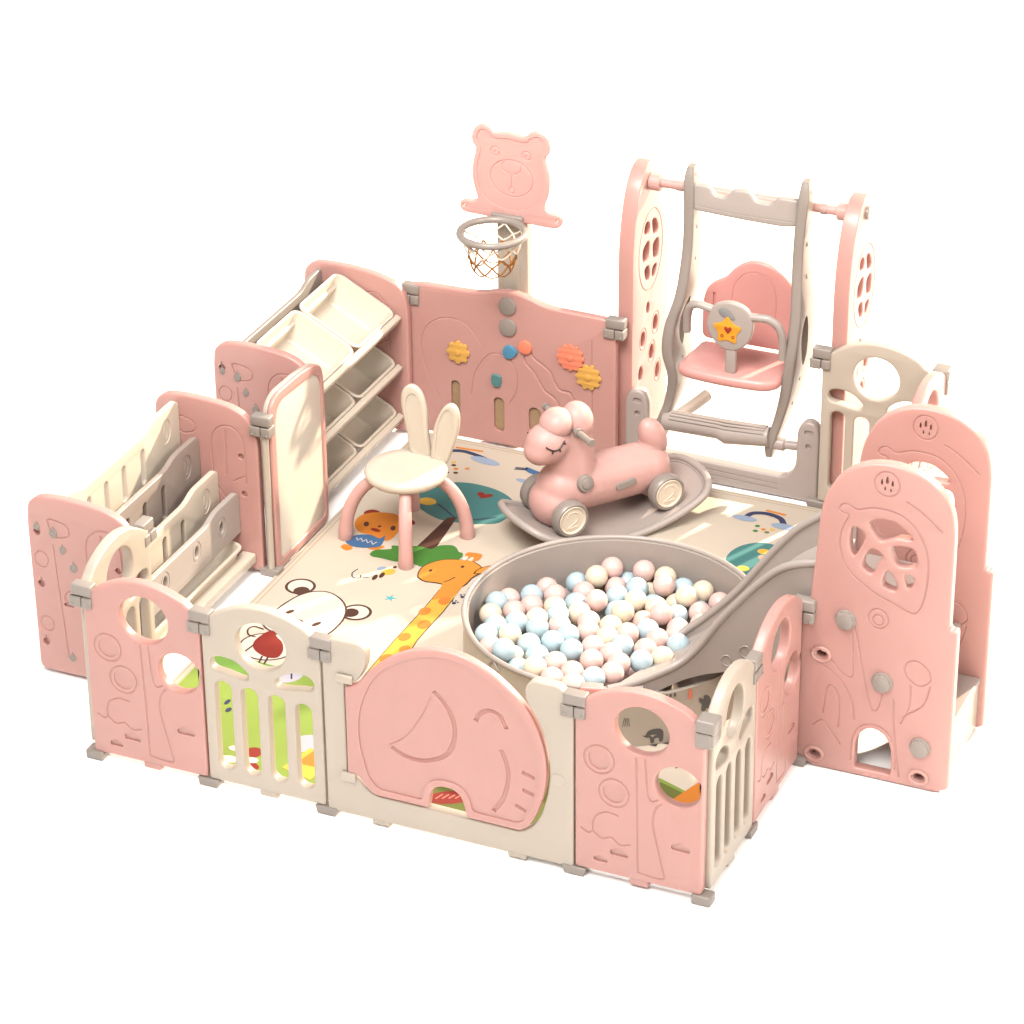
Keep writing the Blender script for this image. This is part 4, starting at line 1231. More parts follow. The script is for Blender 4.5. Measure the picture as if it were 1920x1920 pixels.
# ================================================================== climbing tower with slide
tw = thing('climbing_slide', 'pink climbing tower with arched sides, grey knobs and a grey slide', 'slide', (2.25, 1.0, 0))
TX = -2.25
tout = [(2.010, 0.030, .01), (2.010, 0.520, .01), (2.034, 0.545, .015), (2.040, 0.64, .03), (2.052, 0.780, .05), (2.057, 0.880, .05), (2.072, 0.948, .05), (2.102, 1.006, .05), (2.152, 1.053, .05), (2.216, 1.079, .05), (2.285, 1.084, .05), (2.362, 1.066, .05), (2.420, 1.026, .05), (2.455, 0.970, .05), (2.467, 0.900, .04), (2.467, 0.578, .006), (2.473, 0.572, .006), (2.492, 0.570, .01), (2.492, 0.020, .01), (2.455, 0.004, .015), (2.05, 0.004, .03)]
def TT(pts):
    return [(p[0] + TX,) + tuple(p[1:]) for p in pts]
tho = [cr(TT([(2.155, 0.852), (2.178, 0.853), (2.196, 0.830), (2.176, 0.774), (2.163, 0.763), (2.150, 0.800)]), 4),
       cr(TT([(2.206, 0.878), (2.235, 0.899), (2.284, 0.898), (2.323, 0.873), (2.340, 0.849), (2.291, 0.844), (2.247, 0.826), (2.226, 0.845)]), 4),
       cr(TT([(2.222, 0.796), (2.252, 0.779), (2.240, 0.752), (2.228, 0.716), (2.210, 0.714), (2.192, 0.732), (2.202, 0.774)]), 4),
       cr(TT([(2.276, 0.812), (2.325, 0.823), (2.351, 0.812), (2.357, 0.771), (2.339, 0.757), (2.296, 0.757)]), 4),
       cr(TT([(2.270, 0.734), (2.298, 0.699), (2.300, 0.672), (2.278, 0.669), (2.256, 0.685)]), 4),
       cr(TT([(2.324, 0.730), (2.350, 0.725), (2.347, 0.698), (2.333, 0.688)]), 4),
       rpoly(TT([(2.196, 0.028, .01), (2.196, 0.120, .04), (2.210, 0.165, .03), (2.250, 0.184, .03), (2.290, 0.165, .03), (2.309, 0.120, .04), (2.311, 0.028, .01)]), 0.01),
       ell(2.078 + TX, 0.404, 0.016, 0.012, 18), ell(2.068 + TX, 0.048, 0.017, 0.012, 18), ell(2.400 + TX, 0.044, 0.017, 0.012, 18)]
tme = plate(rpoly(TT(tout), 0.02, 5), tho, 0.040, 0.007)
leafout = TT([(2.116, 0.905), (2.122, 0.925), (2.143, 0.930), (2.172, 0.918), (2.222, 0.934), (2.293, 0.930), (2.349, 0.892), (2.386, 0.822), (2.394, 0.750), (2.388, 0.68), (2.373, 0.625), (2.350, 0.608), (2.29, 0.630), (2.224, 0.658), (2.150, 0.714), (2.122, 0.790), (2.127, 0.85), (2.146, 0.893)])
ic = ell(2.257 + TX, 1.020, 0.038, 0.040, 28)
tgr = [(cr(leafout, 4), True), (ic, True), (cr(TT([(2.318, 0.975), (2.37, 0.945), (2.43, 0.895)]), 3, False), False),
       (cr(TT([(2.178, 0.525), (2.205, 0.40), (2.238, 0.265), (2.254, 0.246), (2.266, 0.270), (2.272, 0.32)]), 4, False), False),
       (cr(TT([(2.105, 0.395), (2.14, 0.36), (2.170, 0.345), (2.180, 0.37), (2.172, 0.50)]), 4, False), False),
       (cr(TT([(2.085, 0.37), (2.14, 0.33), (2.18, 0.26), (2.19, 0.20)]), 4, False), False),
       (ell(2.250 + TX, 0.567, 0.031, 0.033, 24), True), (ell(2.250 + TX, 0.562, 0.017, 0.018, 16), True),
       (cr(TT([(2.338, 0.415), (2.35, 0.44), (2.38, 0.447), (2.41, 0.425), (2.42, 0.39), (2.39, 0.365), (2.355, 0.38)]), 4), True),
       (cr(TT([(2.36, 0.36), (2.36, 0.29), (2.335, 0.22)]), 4, False), False), (cr(TT([(2.42, 0.37), (2.40, 0.30), (2.34, 0.245)]), 4, False), False),
       (cr(TT([(2.09, 0.20), (2.10, 0.29), (2.12, 0.30), (2.14, 0.26), (2.14, 0.16)]), 4, False), False), (cr(TT([(2.06, 0.15), (2.09, 0.175), (2.12, 0.14), (2.15, 0.10)]), 4, False), False),
       (rpoly(TT([(2.184, 0.05, .01), (2.184, 0.13, .04), (2.205, 0.182, .03), (2.250, 0.200, .03), (2.298, 0.182, .03), (2.322, 0.13, .04), (2.325, 0.05, .01)]), 0.01)[3:-3], False),
       (cr(TT([(2.31, 0.30), (2.315, 0.20), (2.34, 0.03)]), 4, False), False)]
flame = [(cr(TT([(2.257 + a * 0.022 + dx_ * .2, 1.020 + c * 0.020) for a, c, dx_ in ((0, 1.1, 0), (0.25, .3, 0), (0.1, -0.1, 0), (-0.15, .3, 0))]), 3), .01)]
for a, c, s in ((-0.016, 0.004, 0.8), (0.016, 0.004, 0.8), (-0.006, -0.016, 0.55), (0.012, -0.018, 0.5), (0.0, 0.012, 1.0)):
    flame.append((cr([(2.257 + TX + a - 0.004 * s, 1.02 + c - 0.010 * s), (2.257 + TX + a + 0.004 * s, 1.02 + c - 0.010 * s), (2.257 + TX + a + 0.004 * s, 1.02 + c + 0.004 * s), (2.257 + TX + a, 1.02 + c + 0.014 * s), (2.257 + TX + a - 0.004 * s, 1.02 + c + 0.004 * s)], 3), .012))
tme = cut(tme, tgr, flame[1:], 0.0036)
seal(tme)
for y in (0.79, 1.172):
    sp = part('side_panel', tme, PINK, tw, (0 if y < 1 else -0.004, y - 1.0, 0))
    if y < 1:
        for kx, kz in ((2.150, 0.541), (2.272, 0.351), (2.400, 0.151)):
            b = MB()
            b.disc((kx + TX, 0.004, kz), (0, -1, 0), 0.030, 0.022, 0.006, 8)
            b.disc((kx + TX, 0.004, kz), (0, -1, 0), 0.033, 0.012, 0.004, 24)
            b.add('knob', GREY, sp)
        for kx, kz in ((2.078, 0.404), (2.068, 0.048), (2.400, 0.044)):
            b = MB()
            b.tube([(kx + TX + 0.027 * math.cos(t), -0.001, kz + 0.022 * math.sin(t)) for t in [2 * math.pi * i / 28 for i in range(28)]], 0.006, 10, True)
            b.add('socket_rim', PINK, sp)
# steps and platform between the side panels
for k, (x0, x1, zt) in enumerate(((2.385, 2.472, 0.195), (2.315, 2.40, 0.375), (2.03, 2.33, 0.555))):
    b = MB()
    b.mi = 0
    b.box(x0 + TX, x1 + TX, 0.828 - 1, 1.174 - 1, zt - 0.022, zt, 0.006)
    tr = b.add('step', TAUPE, tw)
    b = MB()
    b.box(x1 - 0.022 + TX, x1 - 0.004 + TX, 0.830 - 1, 1.172 - 1, zt - (0.175 if k < 2 else 0.18), zt - 0.021, 0.004)
    b.add('riser', CREAM, tr)
# the chute
sl = [  # near rail (x, y, z), skirt bottom (dy outward, z), far rail (x, y, z), bed depth
    ((2.055, 0.832, 0.692), 0.40, (2.055, 1.170, 0.700), 0.115),
    ((1.982, 0.832, 0.672), 0.36, (1.990, 1.170, 0.690), 0.115),
    ((1.921, 0.832, 0.638), 0.322, (1.926, 1.170, 0.645), 0.115),
    ((1.861, 0.832, 0.577), 0.288, (1.865, 1.170, 0.592), 0.110),
    ((1.801, 0.832, 0.503), 0.262, (1.804, 1.170, 0.517), 0.105),
    ((1.740, 0.830, 0.421), 0.242, (1.743, 1.170, 0.430), 0.095),
    ((1.684, 0.818, 0.332), 0.226, (1.682, 1.170, 0.340), 0.080),
    ((1.630, 0.785, 0.272), 0.212, (1.618, 1.170, 0.262), 0.062),
    ((1.570, 0.728, 0.246), 0.190, (1.560, 1.170, 0.200), 0.050),
    ((1.510, 0.668, 0.232), 0.165, (1.520, 1.160, 0.165), 0.040),
    ((1.455, 0.628, 0.224), 0.140, (1.490, 1.140, 0.140), 0.030)]
def lerp_rows(rows, n=4):
    out = []
    k = len(rows)
    flat = [np.array([*r[0], r[1], *r[2], r[3]]) for r in rows]
    for i in range(k - 1):
        a, b_, c_, d_ = flat[max(i - 1, 0)], flat[i], flat[i + 1], flat[min(i + 2, k - 1)]
        for j in range(n):
            t = j / n
            out.append(0.5 * ((2 * b_) + (c_ - a) * t + (2 * a - 5 * b_ + 4 * c_ - d_) * t * t + (3 * b_ - a - 3 * c_ + d_) * t ** 3))
    out.append(flat[-1])
    return out
rowsx = lerp_rows(sl)
b = MB()
secs = []
for i, q in enumerate(rowsx):
    nx, ny, nz, sz, fx, fy, fz, bd_ = q
    # outward normal of the near edge in plan
    a = rowsx[max(i - 1, 0)]; c_ = rowsx[min(i + 1, len(rowsx) - 1)]
    t = Vector((c_[0] - a[0], c_[1] - a[1], 0)).normalized()
    o_ = Vector((-t.y, t.x, 0))
    if o_.y > 0:
        o_ = -o_
    N = Vector((nx, ny, nz)); Fp = Vector((fx, fy, fz))
    fb = max(fz - bd_, 0.05)
    nb = max(nz - bd_, 0.05)
    pts = [N + o_ * 0.010 + Vector((0, 0, sz - nz)), N + o_ * 0.006 + Vector((0, 0, -0.01)), N - o_ * 0.008 + Vector((0, 0, -0.01)), N - o_ * 0.014 + Vector((0, 0, -bd_ * 0.85)), N - o_ * 0.035 + Vector((0, 0, -bd_)),
           Vector((fx, fy - 0.03, fb)), Vector((fx, fy - 0.010, fb + bd_ * 0.15)), Fp + Vector((0, -0.006, -0.01)), Fp + Vector((0, 0.008, -0.01)), Vector((fx, fy + 0.012, min(sz, fz - 0.03))),
           Vector((fx, fy - 0.02, fb - 0.012)), N - o_ * 0.030 + Vector((0, 0, -bd_ - 0.012)), N - o_ * 0.006 + Vector((0, 0, sz - nz))]
    secs.append([b.bm.verts.new((p.x + TX, p.y - 1.0, p.z)) for p in pts])
for A, B in zip(secs, secs[1:]):
    m = len(A)
    for j in range(m):
        b.bm.faces.new((A[j], A[(j + 1) % m], B[(j + 1) % m], B[j]))
b.bm.faces.new(secs[0]); b.bm.faces.new(list(reversed(secs[-1])))
ch = b.add('slide_chute', SLIDE, tw, ang=45)
b = MB()
b.tube([(q[0] + TX, q[1] - 1, q[2]) for q in rowsx], 0.013, 12)
b.tube([(q[4] + TX, q[5] - 1, q[6]) for q in rowsx], 0.013, 12)
b.add('rail', SLIDE, ch)
# small embossed fruit marks on the chute's side
b = MB()
for ex, ez, s in ((1.955, 0.52, 1.2), (1.90, 0.42, 1.0), (1.825, 0.335, 1.0), (1.765, 0.29, 0.9)):
    b.tube([(ex + TX + 0.018 * s * math.cos(t), 0.8215 - 1.0, ez + 0.020 * s * math.sin(t) * (1 + 0.2 * math.cos(t))) for t in [2 * math.pi * i / 20 for i in range(20)]], 0.0022, 6, True)
b.add('embossed_mark', SLIDE, ch)
inst('hinge', HINGE, GREY, tw, (2.022 + TX, 0.775 - 1.0, -0.03))
inst('foot_clip', FOOT, GREY, tw, (2.012 + TX, 0.775 - 1.0, 0))

# ================================================================== ball pit
pit = thing('ball_pit', 'round ball pit with cream outside and grey inside at the foot of the slide', 'ball pit', (1.29, 1.08, 0))
PR, PH = 0.475, 0.22
a0, a1 = 28, 303          # the rim stops where the slide comes in
b = MB()
NS = 90
angs = [R(a0 + (a1 - a0) * i / NS) for i in range(NS + 1)]
def pit_h(deg):
    d = deg % 360
    if a0 <= d <= a1:
        return PH
    e = min(abs(d - a1), abs((d - a0) % 360), abs((a0 - d) % 360))
    return PH - 0.026 * min(e / 8.0, 1.0)
def ring_wall(b, prof):
    cols = []
    n = 128
    for i in range(n):
        d = 360 * i / n
        a, h = R(d), pit_h(d)
        cols.append([b.bm.verts.new((r_ * math.cos(a), r_ * math.sin(a), z if z < 0.1 else z - PH + h)) for r_, z in prof])
    for i in range(n):
        A_, B_ = cols[i], cols[(i + 1) % n]
        for j in range(len(prof) - 1):
            b.bm.faces.new((A_[j], B_[j], B_[j + 1], A_[j + 1]))
    return cols
ring_wall(b, [(PR + 0.004, 0.012), (PR + 0.004, PH * .5), (PR + 0.002, PH - 0.004), (PR - 0.010, PH - 0.004)])
b.add('outer_wall', CREAM, pit, ang=60)
b = MB()
cols = ring_wall(b, [(PR - 0.060, 0.029), (PR - 0.018, 0.05), (PR - 0.014, PH - 0.006), (PR - 0.004, PH - 0.003)])
b.bm.faces.new([c_[0] for c_ in cols])
b.add('inner_liner', SLIDE, pit, ang=60)
b = MB()
b.tube([(PR * math.cos(a), PR * math.sin(a), PH) for a in angs], 0.0085, 10)
b.add('rim', SLIDE, pit)
b = MB()
M = Matrix.Rotation(R(-76), 4, 'Z')
b.box(PR - 0.022, PR + 0.014, -0.035, 0.035, PH - 0.030, PH + 0.010, 0.006, 3, M)
b.add('rim_clip', SEATPINK, pit)
# little printed house and tree marks on the outside
b = MB()
for ang_, kind in ((-118.8, 0),):
    M = Matrix.Rotation(R(ang_), 4, 'Z') @ Matrix.Translation((PR + 0.0045, 0, 0.182)) @ Matrix.Rotation(R(90), 4, 'Y') @ Matrix.Rotation(R(90), 4, 'Z')
    for p0, p1 in (((-.02, -.02), (-.02, .01)), ((-.02, .01), (0, .028)), ((0, .028), (.02, .01)), ((.02, .01), (.02, -.02)), ((-.03, .006), (0, .034)), ((0, .034), (.03, .006)), ((-.006, -.02), (-.006, 0)), ((.008, -.02), (.008, 0))):
        b.tube([M @ Vector((p0[0], p0[1], 0)), M @ Vector((p1[0], p1[1], 0))], 0.0014, 6)
b.add('printed_mark', TAUPE, pit)
def wall_print(deg, z, shapes, m):
    mb_ = MB()
    for k, sh in enumerate(shapes):
        rad = PR + 0.0048 + 0.0003 * k
        P_ = [Vector((p[0], p[1], 0)) for p in sh]
        vs_ = [mb_.bm.verts.new((rad * math.cos(R(deg) + p.x / PR), rad * math.sin(R(deg) + p.x / PR), z + p.y)) for p in P_]
        for t_ in tessellate_polygon([P_]):
            try:
                mb_.bm.faces.new([vs_[q] for q in t_])
            except ValueError:
                pass
    return mb_.add('printed_mark', m, pit)
CHAR = plastic('charcoal_print', (0.075, 0.070, 0.068), 0.6, bump=0)
wall_print(-53, 0.045, [cr([(-0.036, 0.006), (-0.026, 0.004), (-0.018, 0.018), (0.0, 0.025), (0.022, 0.022), (0.032, 0.008), (0.030, -0.022), (0.020, -0.024), (0.016, -0.010), (0.004, -0.012), (0.002, -0.024), (-0.008, -0.024), (-0.012, -0.006), (-0.022, -0.004)], 4)], CHAR)
wall_print(-31.5, 0.122, [cr([(-0.022, 0.022), (-0.010, 0.012), (-0.004, 0.024), (0.010, 0.018), (0.020, 0.0), (0.016, -0.030), (0.004, -0.026), (-0.004, -0.034), (-0.016, -0.026), (-0.014, -0.006), (-0.024, 0.008)], 4)], CHAR)
wall_print(-38.4, 0.168, [rrect(-0.007, 0.007, -0.018, 0.018, 0.004)], GEARR)
wall_print(-50, 0.182, [rrect(-0.045 + 0.014 * q, -0.038 + 0.014 * q, -0.007, 0.006, 0.002) for q in range(7)], CHAR)
wall_print(-63, 0.102, [[(-0.014 + 0.007 * q, -0.014), (-0.012 + 0.007 * q, -0.014), (-0.006 + 0.004 * q, 0.016), (-0.008 + 0.004 * q, 0.016)] for q in range(4)], CHAR)

# ------------------------------------------------------------------ balls
BR = 0.0375
spots = """230,415,p 288,470,b 220,527,c 325,498,p 408,440,b 430,478,p 515,398,p 200,632,b 268,582,b 350,568,b 316,633,c 215,697,p 317,735,c 285,762,b 360,780,b 435,808,c 417,682,b 465,598,b 460,740,b 545,665,b 455,550,c 557,515,b 548,490,c 572,590,p 552,777,p 648,447,b 690,420,p 665,528,c 650,710,b 636,630,b 570,450,p 690,362,b 770,285,c 772,353,c 840,335,p 842,380,p 717,628,p 738,765,p 825,590,c 745,565,p 788,480,p 840,488,b 887,415,b 917,322,b 975,400,b 1018,298,p 1055,360,c 1140,315,c 1105,412,p 928,525,c 980,465,c 1012,540,p 1055,490,c 1060,450,b 1100,555,p 1178,450,c 1208,395,b 1230,465,c 1295,470,b 1330,408,c 1380,475,p 1282,520,p 1185,530,b 1190,575,p 1262,587,p 1180,680,b 1167,640,p 1005,617,b 925,617,p 1085,650,p 1088,745,c 983,770,b 970,705,p 840,725,p 832,655,c 880,790,p 720,858,b 645,885,c 632,835,p 915,690,b 560,850,p 845,820,p 740,700,p"""
CAMP = np.array([4.7222, -7.4907, 5.6700])
RM = np.array([[*_r], [*_u], [*_f]])
bc = np.array([1.29, 1.08])
P, cols_ = [], []
for s in spots.split():
    sx_, sy_, kk = s.split(',')
    # where the ball lies in the pit: pushed along its sight line to the heap's surface
    u = 840 + float(sx_) / 2.7429
    v = 960 + float(sy_) / 2.7429
    d = RM.T @ np.array([(u - 960) / 6322.55, (960 - v) / 6322.55, 1.0])
    z = 0.12
    for _ in range(4):
        t = (z - CAMP[2]) / d[2]
        q = CAMP + d * t
        z = 0.108 + 0.080 * np.clip((1.30 - q[1]) / 0.6, 0, 1)
    P.append([q[0], q[1], z])
    cols_.append(kk)
P = np.array(P)
home = P.copy()
def contain(P):
    v = P[:, :2] - bc
    r_ = np.linalg.norm(v, axis=1)
    lim = PR - 0.020 - BR
    k = np.where(r_ > lim, lim / np.maximum(r_, 1e-6), 1.0)
    P[:, :2] = bc + v * k[:, None]
    P[:, 2] = np.maximum(P[:, 2], 0.030 + BR)
    # stay below the chute's lip on the slide side
    return P
def relax(P, home, n, pull):
    for _ in range(n):
        D = P[:, None, :] - P[None, :, :]
        L = np.linalg.norm(D, axis=2)
        np.fill_diagonal(L, 9)
        ov = np.clip(2 * BR * 1.002 - L, 0, None)
        P += (D / np.maximum(L, 1e-6)[:, :, None] * (ov * 0.35)[:, :, None]).sum(1)
        P += (home - P) * pull
        P = contain(P)
    return P
P = relax(P, home, 250, 0.02)
P = relax(P, P.copy(), 150, 0.0)
rng = np.random.default_rng(3)
extra = []
allp = list(P)
for zz in (0.030 + BR, 0.090):
    for _ in range(4000):
        a = rng.uniform(0, 2 * math.pi)
        r_ = math.sqrt(rng.uniform(0, 1)) * (PR - 0.02 - BR)
        q = np.array([bc[0] + r_ * math.cos(a), bc[1] + r_ * math.sin(a), zz])
        if q[0] > 1.52 and abs(q[1] - 1.0) < 0.3:
            continue
        if min(np.linalg.norm(q - w_) for w_ in allp) > 2 * BR * 0.985:
            allp.append(q)
            extra.append(q)
mb = MB(); mb.ball((0, 0, 0), BR, 32)
# moulding seam
BALLM = {}
for kk, m in (('p', B_PINK), ('b', B_BLUE), ('c', B_CREAM)):
    q = MB(); q.ball((0, 0, 0), BR, 32)
    me = q.mesh(ang=180)
    me.materials.append(m)
    BALLM[kk] = me
mb.bm.free()
cname = {'p': 'pale pink', 'b': 'pale blue', 'c': 'cream'}
def add_ball(q, kk):
    o = bpy.data.objects.new('pit_ball', BALLM[kk])
    link(o)
    o.location = q
    o.rotation_euler = (rng.uniform(0, 6), rng.uniform(0, 6), rng.uniform(0, 6))
    tag(o, cname[kk] + ' plastic ball lying in the round ball pit', 'ball', cname[kk] + ' balls in the ball pit')
for q, kk in zip(P, cols_):
    add_ball(q, kk)
for q in extra:
    add_ball(q, 'pbcc'[int(rng.integers(0, 4))])

# ================================================================== rabbit stool
stool = thing('rabbit_stool', 'cream child stool with rabbit ear backrest and pink legs', 'stool', (0.325, 1.592, MT))
b = MB()
b.lathe([(0, 0.232), (0.10, 0.232), (0.128, 0.236), (0.139, 0.246), (0.142, 0.258), (0.139, 0.269), (0.131, 0.275), (0.10, 0.274), (0, 0.272)], 48)
b.add('seat', IVORY, stool, ang=60)
b = MB()
b.lathe([(0, 0.205), (0.075, 0.208), (0.10, 0.222), (0.105, 0.2335), (0, 0.2335)], 40)
b.add('under_frame', PINK2, stool, ang=60)
for fx, fy in ((0.130, 1.507), (0.406, 1.404), (0.511, 1.675), (0.255, 1.783)):
    d = Vector((fx - 0.325, fy - 1.592, 0))
    pts, rs = [], []
    for i in range(13):
        t = i / 12
        rad = 0.40 + 0.60 * math.sin(t * math.pi / 2) ** 0.9
        z = 0.228 * (1 - t ** 1.55) + 0.004
        pts.append(d * rad + Vector((0, 0, z)))
        rs.append(0.0205 + 0.004 * t)
    pts.append(d * 1.0 + Vector((0, 0, 0.0)))
    rs[-1] = 0.0260; rs[-2] = 0.0255; rs.append(0.0245)
    b = MB(); b.tube(pts, rs, 16); b.add('leg', PINK2, stool, ang=60)
def ear_mesh(pts):
    me = plate(cr(pts, 5), [], 0.024, 0.011)
    return me
E0 = Vector((0.325, 1.592))
earA = [(0.300, 0.255), (0.278, 0.36), (0.262, 0.45), (0.268, 0.505), (0.300, 0.532), (0.335, 0.515), (0.355, 0.46), (0.362, 0.36), (0.366, 0.255)]
earB = [(0.378, 0.255), (0.379, 0.33), (0.392, 0.405), (0.422, 0.470), (0.455, 0.495), (0.482, 0.467), (0.481, 0.40), (0.457, 0.32), (0.428, 0.255)]
for pts, y in ((earA, 1.703), (earB, 1.690)):
    me = ear_mesh([(x - E0.x, z) for x, z in pts])
    cx = sum(p[0] for p in pts) / len(pts) - E0.x
    ins = [(cx + (p[0] - E0.x - cx) * 0.62, 0.40 + (p[1] - 0.40) * 0.78) for p in pts]
    me = cut(me, [], [(cr(ins, 4), 0.003)])
    o = part('ear_backrest', seal(me), IVORY, stool, (0, y - E0.y - 0.012, 0))

# ================================================================== rocker board and ride-on horse
HD = Vector((0.606, 0.795, 0)).normalized()
HW = Vector((0.797, -0.604, 0)).normalized()
HROT = math.atan2(HD.y, HD.x)
rocker = thing('rocker_board', 'curved grey rocker board under the pink ride-on horse', 'rocker board', (0.91, 1.95, MT), HROT)
# local x = backwards along the horse, local y = away from the viewer (so near side is -y)
RR = 0.66
def rz(s):
    return RR - math.sqrt(RR * RR - s * s)
b = MB()
ns, nw = 40, 14
top, bot = [], []
def halfw(s):
    t = min(abs(s) / 0.367, 1.0)
    return 0.152 * (1 - t ** 14) ** (1 / 3.6) if t < 1 else 0.0
sv = [-0.364 + 0.728 * i / ns for i in range(ns + 1)]
for s in sv:
    hw = max(halfw(s), 0.05)
    rt, rb = [], []
    for j in range(nw + 1):
        w = -hw + 2 * hw * j / nw
        rt.append(b.bm.verts.new((s, w, rz(s) + 0.016)))
        rb.append(b.bm.verts.new((s, w, rz(s) + 0.003)))
    top.append(rt); bot.append(rb)
for i in range(ns):
    for j in range(nw):
        b.bm.faces.new((top[i][j], top[i + 1][j], top[i + 1][j + 1], top[i][j + 1]))
        b.bm.faces.new((bot[i][j], bot[i][j + 1], bot[i + 1][j + 1], bot[i + 1][j]))
    b.bm.faces.new((top[i][0], bot[i][0], bot[i + 1][0], top[i + 1][0]))
    b.bm.faces.new((top[i][nw], top[i + 1][nw], bot[i + 1][nw], bot[i][nw]))
for i in (0, ns):
    for j in range(nw):
        b.bm.faces.new((top[i][j], top[i][j + 1], bot[i][j + 1], bot[i][j]))
b.add('deck', TAUPE, rocker, ang=50)
b = MB()
loop = []
for s in sv:
    loop.append((s, -max(halfw(s), 0.05), rz(s) + 0.014))
for j in range(1, 8):
    loop.append((0.367, -0.05 + 0.10 * j / 8, rz(0.364) + 0.014))
for s in reversed(sv):
    loop.append((s, max(halfw(s), 0.05), rz(s) + 0.014))
for j in range(1, 8):
    loop.append((-0.367, 0.05 - 0.10 * j / 8, rz(0.364) + 0.014))
LV = [Vector(p) for p in loop]
for _ in range(2):
    LV = [(LV[i - 1] + LV[i] * 2 + LV[(i + 1) % len(LV)]) / 4 for i in range(len(LV))]
b.tube(LV, 0.0135, 12, True)
inner = [Vector((p.x * 0.955, p.y * 0.90, rz(p.x * 0.955) + 0.0165)) for p in LV]
b.tube(inner, 0.0025, 6, True)
b.add('rim', SLIDE, rocker, ang=60)

horse = thing('ride_on_horse', 'pink ride-on horse with closed eyes and grey rimmed wheels, on the rocker board', 'ride-on toy', (0.91, 1.95, MT), HROT)
def capsule(mb, a, b_, ra, rb, n=7):
    A, B = Vector(a), Vector(b_)
    for i in range(n):
        t = i / (n - 1)
        mb.ball(A.lerp(B, t), ra + (rb - ra) * t, 20)
def blob(mb, vox=0.006, smooth=8):
    me = mb.mesh()
    o = bpy.data.objects.new('tmp', me)
    link(o)
    md = o.modifiers.new('r', 'REMESH'); md.mode = 'VOXEL'; md.voxel_size = vox
    ms = o.modifiers.new('s', 'SMOOTH'); ms.iterations = smooth; ms.factor = 0.5
    dg = bpy.context.evaluated_depsgraph_get()
    out = bpy.data.meshes.new_from_object(o.evaluated_get(dg))
    bpy.data.objects.remove(o)
    bpy.data.meshes.remove(me)
    out.materials.clear()
    finish(out, None, 180)
    return out
HY = 0.02                      # the horse sits a little to the far side
b = MB()
capsule(b, (-0.115, HY, 0.172), (0.170, HY, 0.166), 0.094, 0.090, 10)
b.ball((-0.104, HY, 0.408), (0.060, 0.063, 0.076), 28)
capsule(b, (-0.100, HY, 0.38), (-0.110, HY, 0.24), 0.050, 0.075, 8)        # trunk
capsule(b, (-0.140, HY, 0.190), (-0.150, HY, 0.345), 0.078, 0.060, 8)        # neck
b.ball((-0.215, HY, 0.358), (0.080, 0.072, 0.072), 28)                       # head
b.ball((-0.245, HY, 0.338), (0.058, 0.062, 0.052), 24)                       # muzzle
b.ball((-0.195, HY, 0.125), (0.082, 0.098, 0.085), 28)
b.ball((-0.165, HY, 0.18), (0.085, 0.090, 0.085), 28)
b.ball((0.190, HY, 0.130), (0.068, 0.092, 0.080), 28)
body = part('body', blob(b, 0.006, 14), PINK2, horse)
b = MB()
M = Matrix.Rotation(R(-24), 3, 'Y')
b.ball((0.200, HY, 0.272), (0.048, 0.046, 0.080), 24, M)
b.ball((0.185, HY, 0.225), (0.052, 0.046, 0.05), 20)
part('tail', blob(b, .006, 6), PINK2, horse)
b = MB()
b.ball((-0.182, HY, 0.424), (0.060, 0.062, 0.052), 32, Matrix.Rotation(R(-18), 3, 'Y'))
part('mane', b.mesh(ang=180), PINK2, horse)
b = MB()
b.tube([(-0.135, HY - 0.145, 0.405), (-0.135, HY + 0.145, 0.405)], 0.0115, 16)
for sd in (-1, 1):
    b.tube([(-0.135, HY + sd * 0.148, 0.405), (-0.135, HY + sd * 0.158, 0.405)], [0.0145, 0.0135], 16)
    b.tube([(-0.135, HY + sd * 0.060, 0.405), (-0.135, HY + sd * 0.075, 0.405)], 0.016, 16)
b.add('handlebar', GREY, horse)
b = MB()
for sd in (-1, 1):
    # closed eye: a lash line that follows the head
    cxh, czh = -0.215, 0.358
    pts = []
    for i in range(11):
        t = i / 10
        s = -0.250 + 0.056 * t
        z = 0.372 - 0.014 * math.sin(math.pi * t) + 0.008 * t
        k = 1 - ((s - cxh) / 0.080) ** 2 - ((z - czh) / 0.072) ** 2
        pts.append(Vector((s, HY + sd * (0.072 * math.sqrt(max(k, 0)) + 0.0005), z)))
    b.tube(pts, 0.0028, 8)
    for i, (ds, dz_) in ((0, (-0.006, 0.006)), (3, (-0.004, -0.008)), (7, (0.003, -0.009)), (10, (0.006, 0.006)), (10, (0.008, -0.004))):
        p = pts[i]
        b.tube([p, p + Vector((ds * 1.3, 0, dz_ * 1.3))], 0.0026, 6)
b.add('eyelash', BLACK, horse)
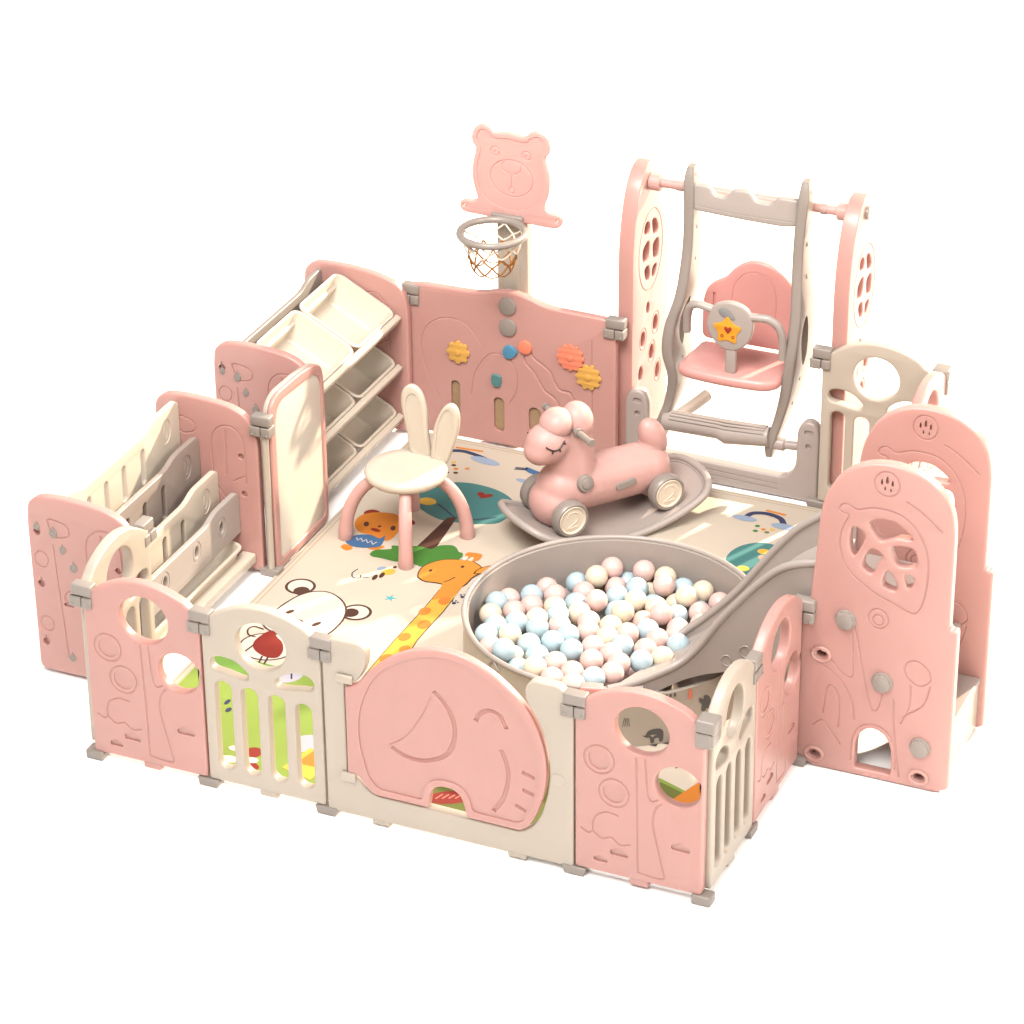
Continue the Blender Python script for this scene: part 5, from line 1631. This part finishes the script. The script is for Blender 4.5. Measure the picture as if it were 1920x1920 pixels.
for sd in (-1, 1):
    b = MB()
    b.disc((-0.118, HY + sd * 0.074, 0.212), (0, sd, 0.25), 0.030, 0.022, 0.005)
    b.disc((-0.118, HY + sd * 0.074, 0.212), (0, sd, 0.25), 0.019, 0.027, 0.004)
    b.add('neck_knob', GREY, horse)
    me = plate(rrect(-0.040, 0.040, -0.0135, 0.0135, 0.013), [], 0.008, 0.002)
    seal(me)
    o = part('side_badge', me, GREY, horse, (0.040, HY - (0.0955 if sd < 0 else -0.0955), 0.172), (R(-2 if sd < 0 else 2), R(-6), 0 if sd < 0 else R(180)))
def wheel_tyre():
    mb = MB()
    mb.lathe([(0.042, -0.022), (0.055, -0.024), (0.062, -0.020), (0.065, -0.009), (0.065, 0.009), (0.063, 0.019), (0.058, 0.0235), (0.053, 0.022), (0.053, 0.014), (0, 0.014), (0, -0.018), (0.042, -0.018), (0.042, -0.022)], 44)
    return mb.mesh(ang=40)
def wheel_cap():
    mb = MB()
    mb.lathe([(0, 0.0135), (0.0525, 0.0135), (0.0525, 0.021), (0.050, 0.0240), (0.046, 0.0230), (0.043, 0.0195), (0, 0.0195)], 44)
    sp = cr([(-0.016, 0.010), (-0.010, 0.022), (0.006, 0.024), (0.017, 0.014), (0.014, -0.002), (0.000, -0.012), (-0.016, -0.022), (0.004, -0.021), (0.018, -0.020)], 4, False)
    mb.tube([(x * 1.25, y * 1.25, 0.0195) for x, y in sp], 0.0024, 6)
    return mb.mesh(ang=40)
WT, WC = wheel_tyre(), wheel_cap()
for s in (-0.192, 0.190):
    for sd in (-1, 1):
        zc = rz(s) + 0.018 + 0.065
        rot = (R(90), 0, 0) if sd < 0 else (R(-90), 0, 0)
        t_ = part('wheel', WT, GREY, horse, (s, HY + sd * 0.108, zc), rot)
        part('hub_cap', WC, HUB, t_)
b = MB()
for s in (-0.192, 0.190):
    b.tube([(s, HY - 0.10, rz(s) + 0.083), (s, HY + 0.10, rz(s) + 0.083)], 0.007, 12)
b.add('axle', TAUPE, horse)
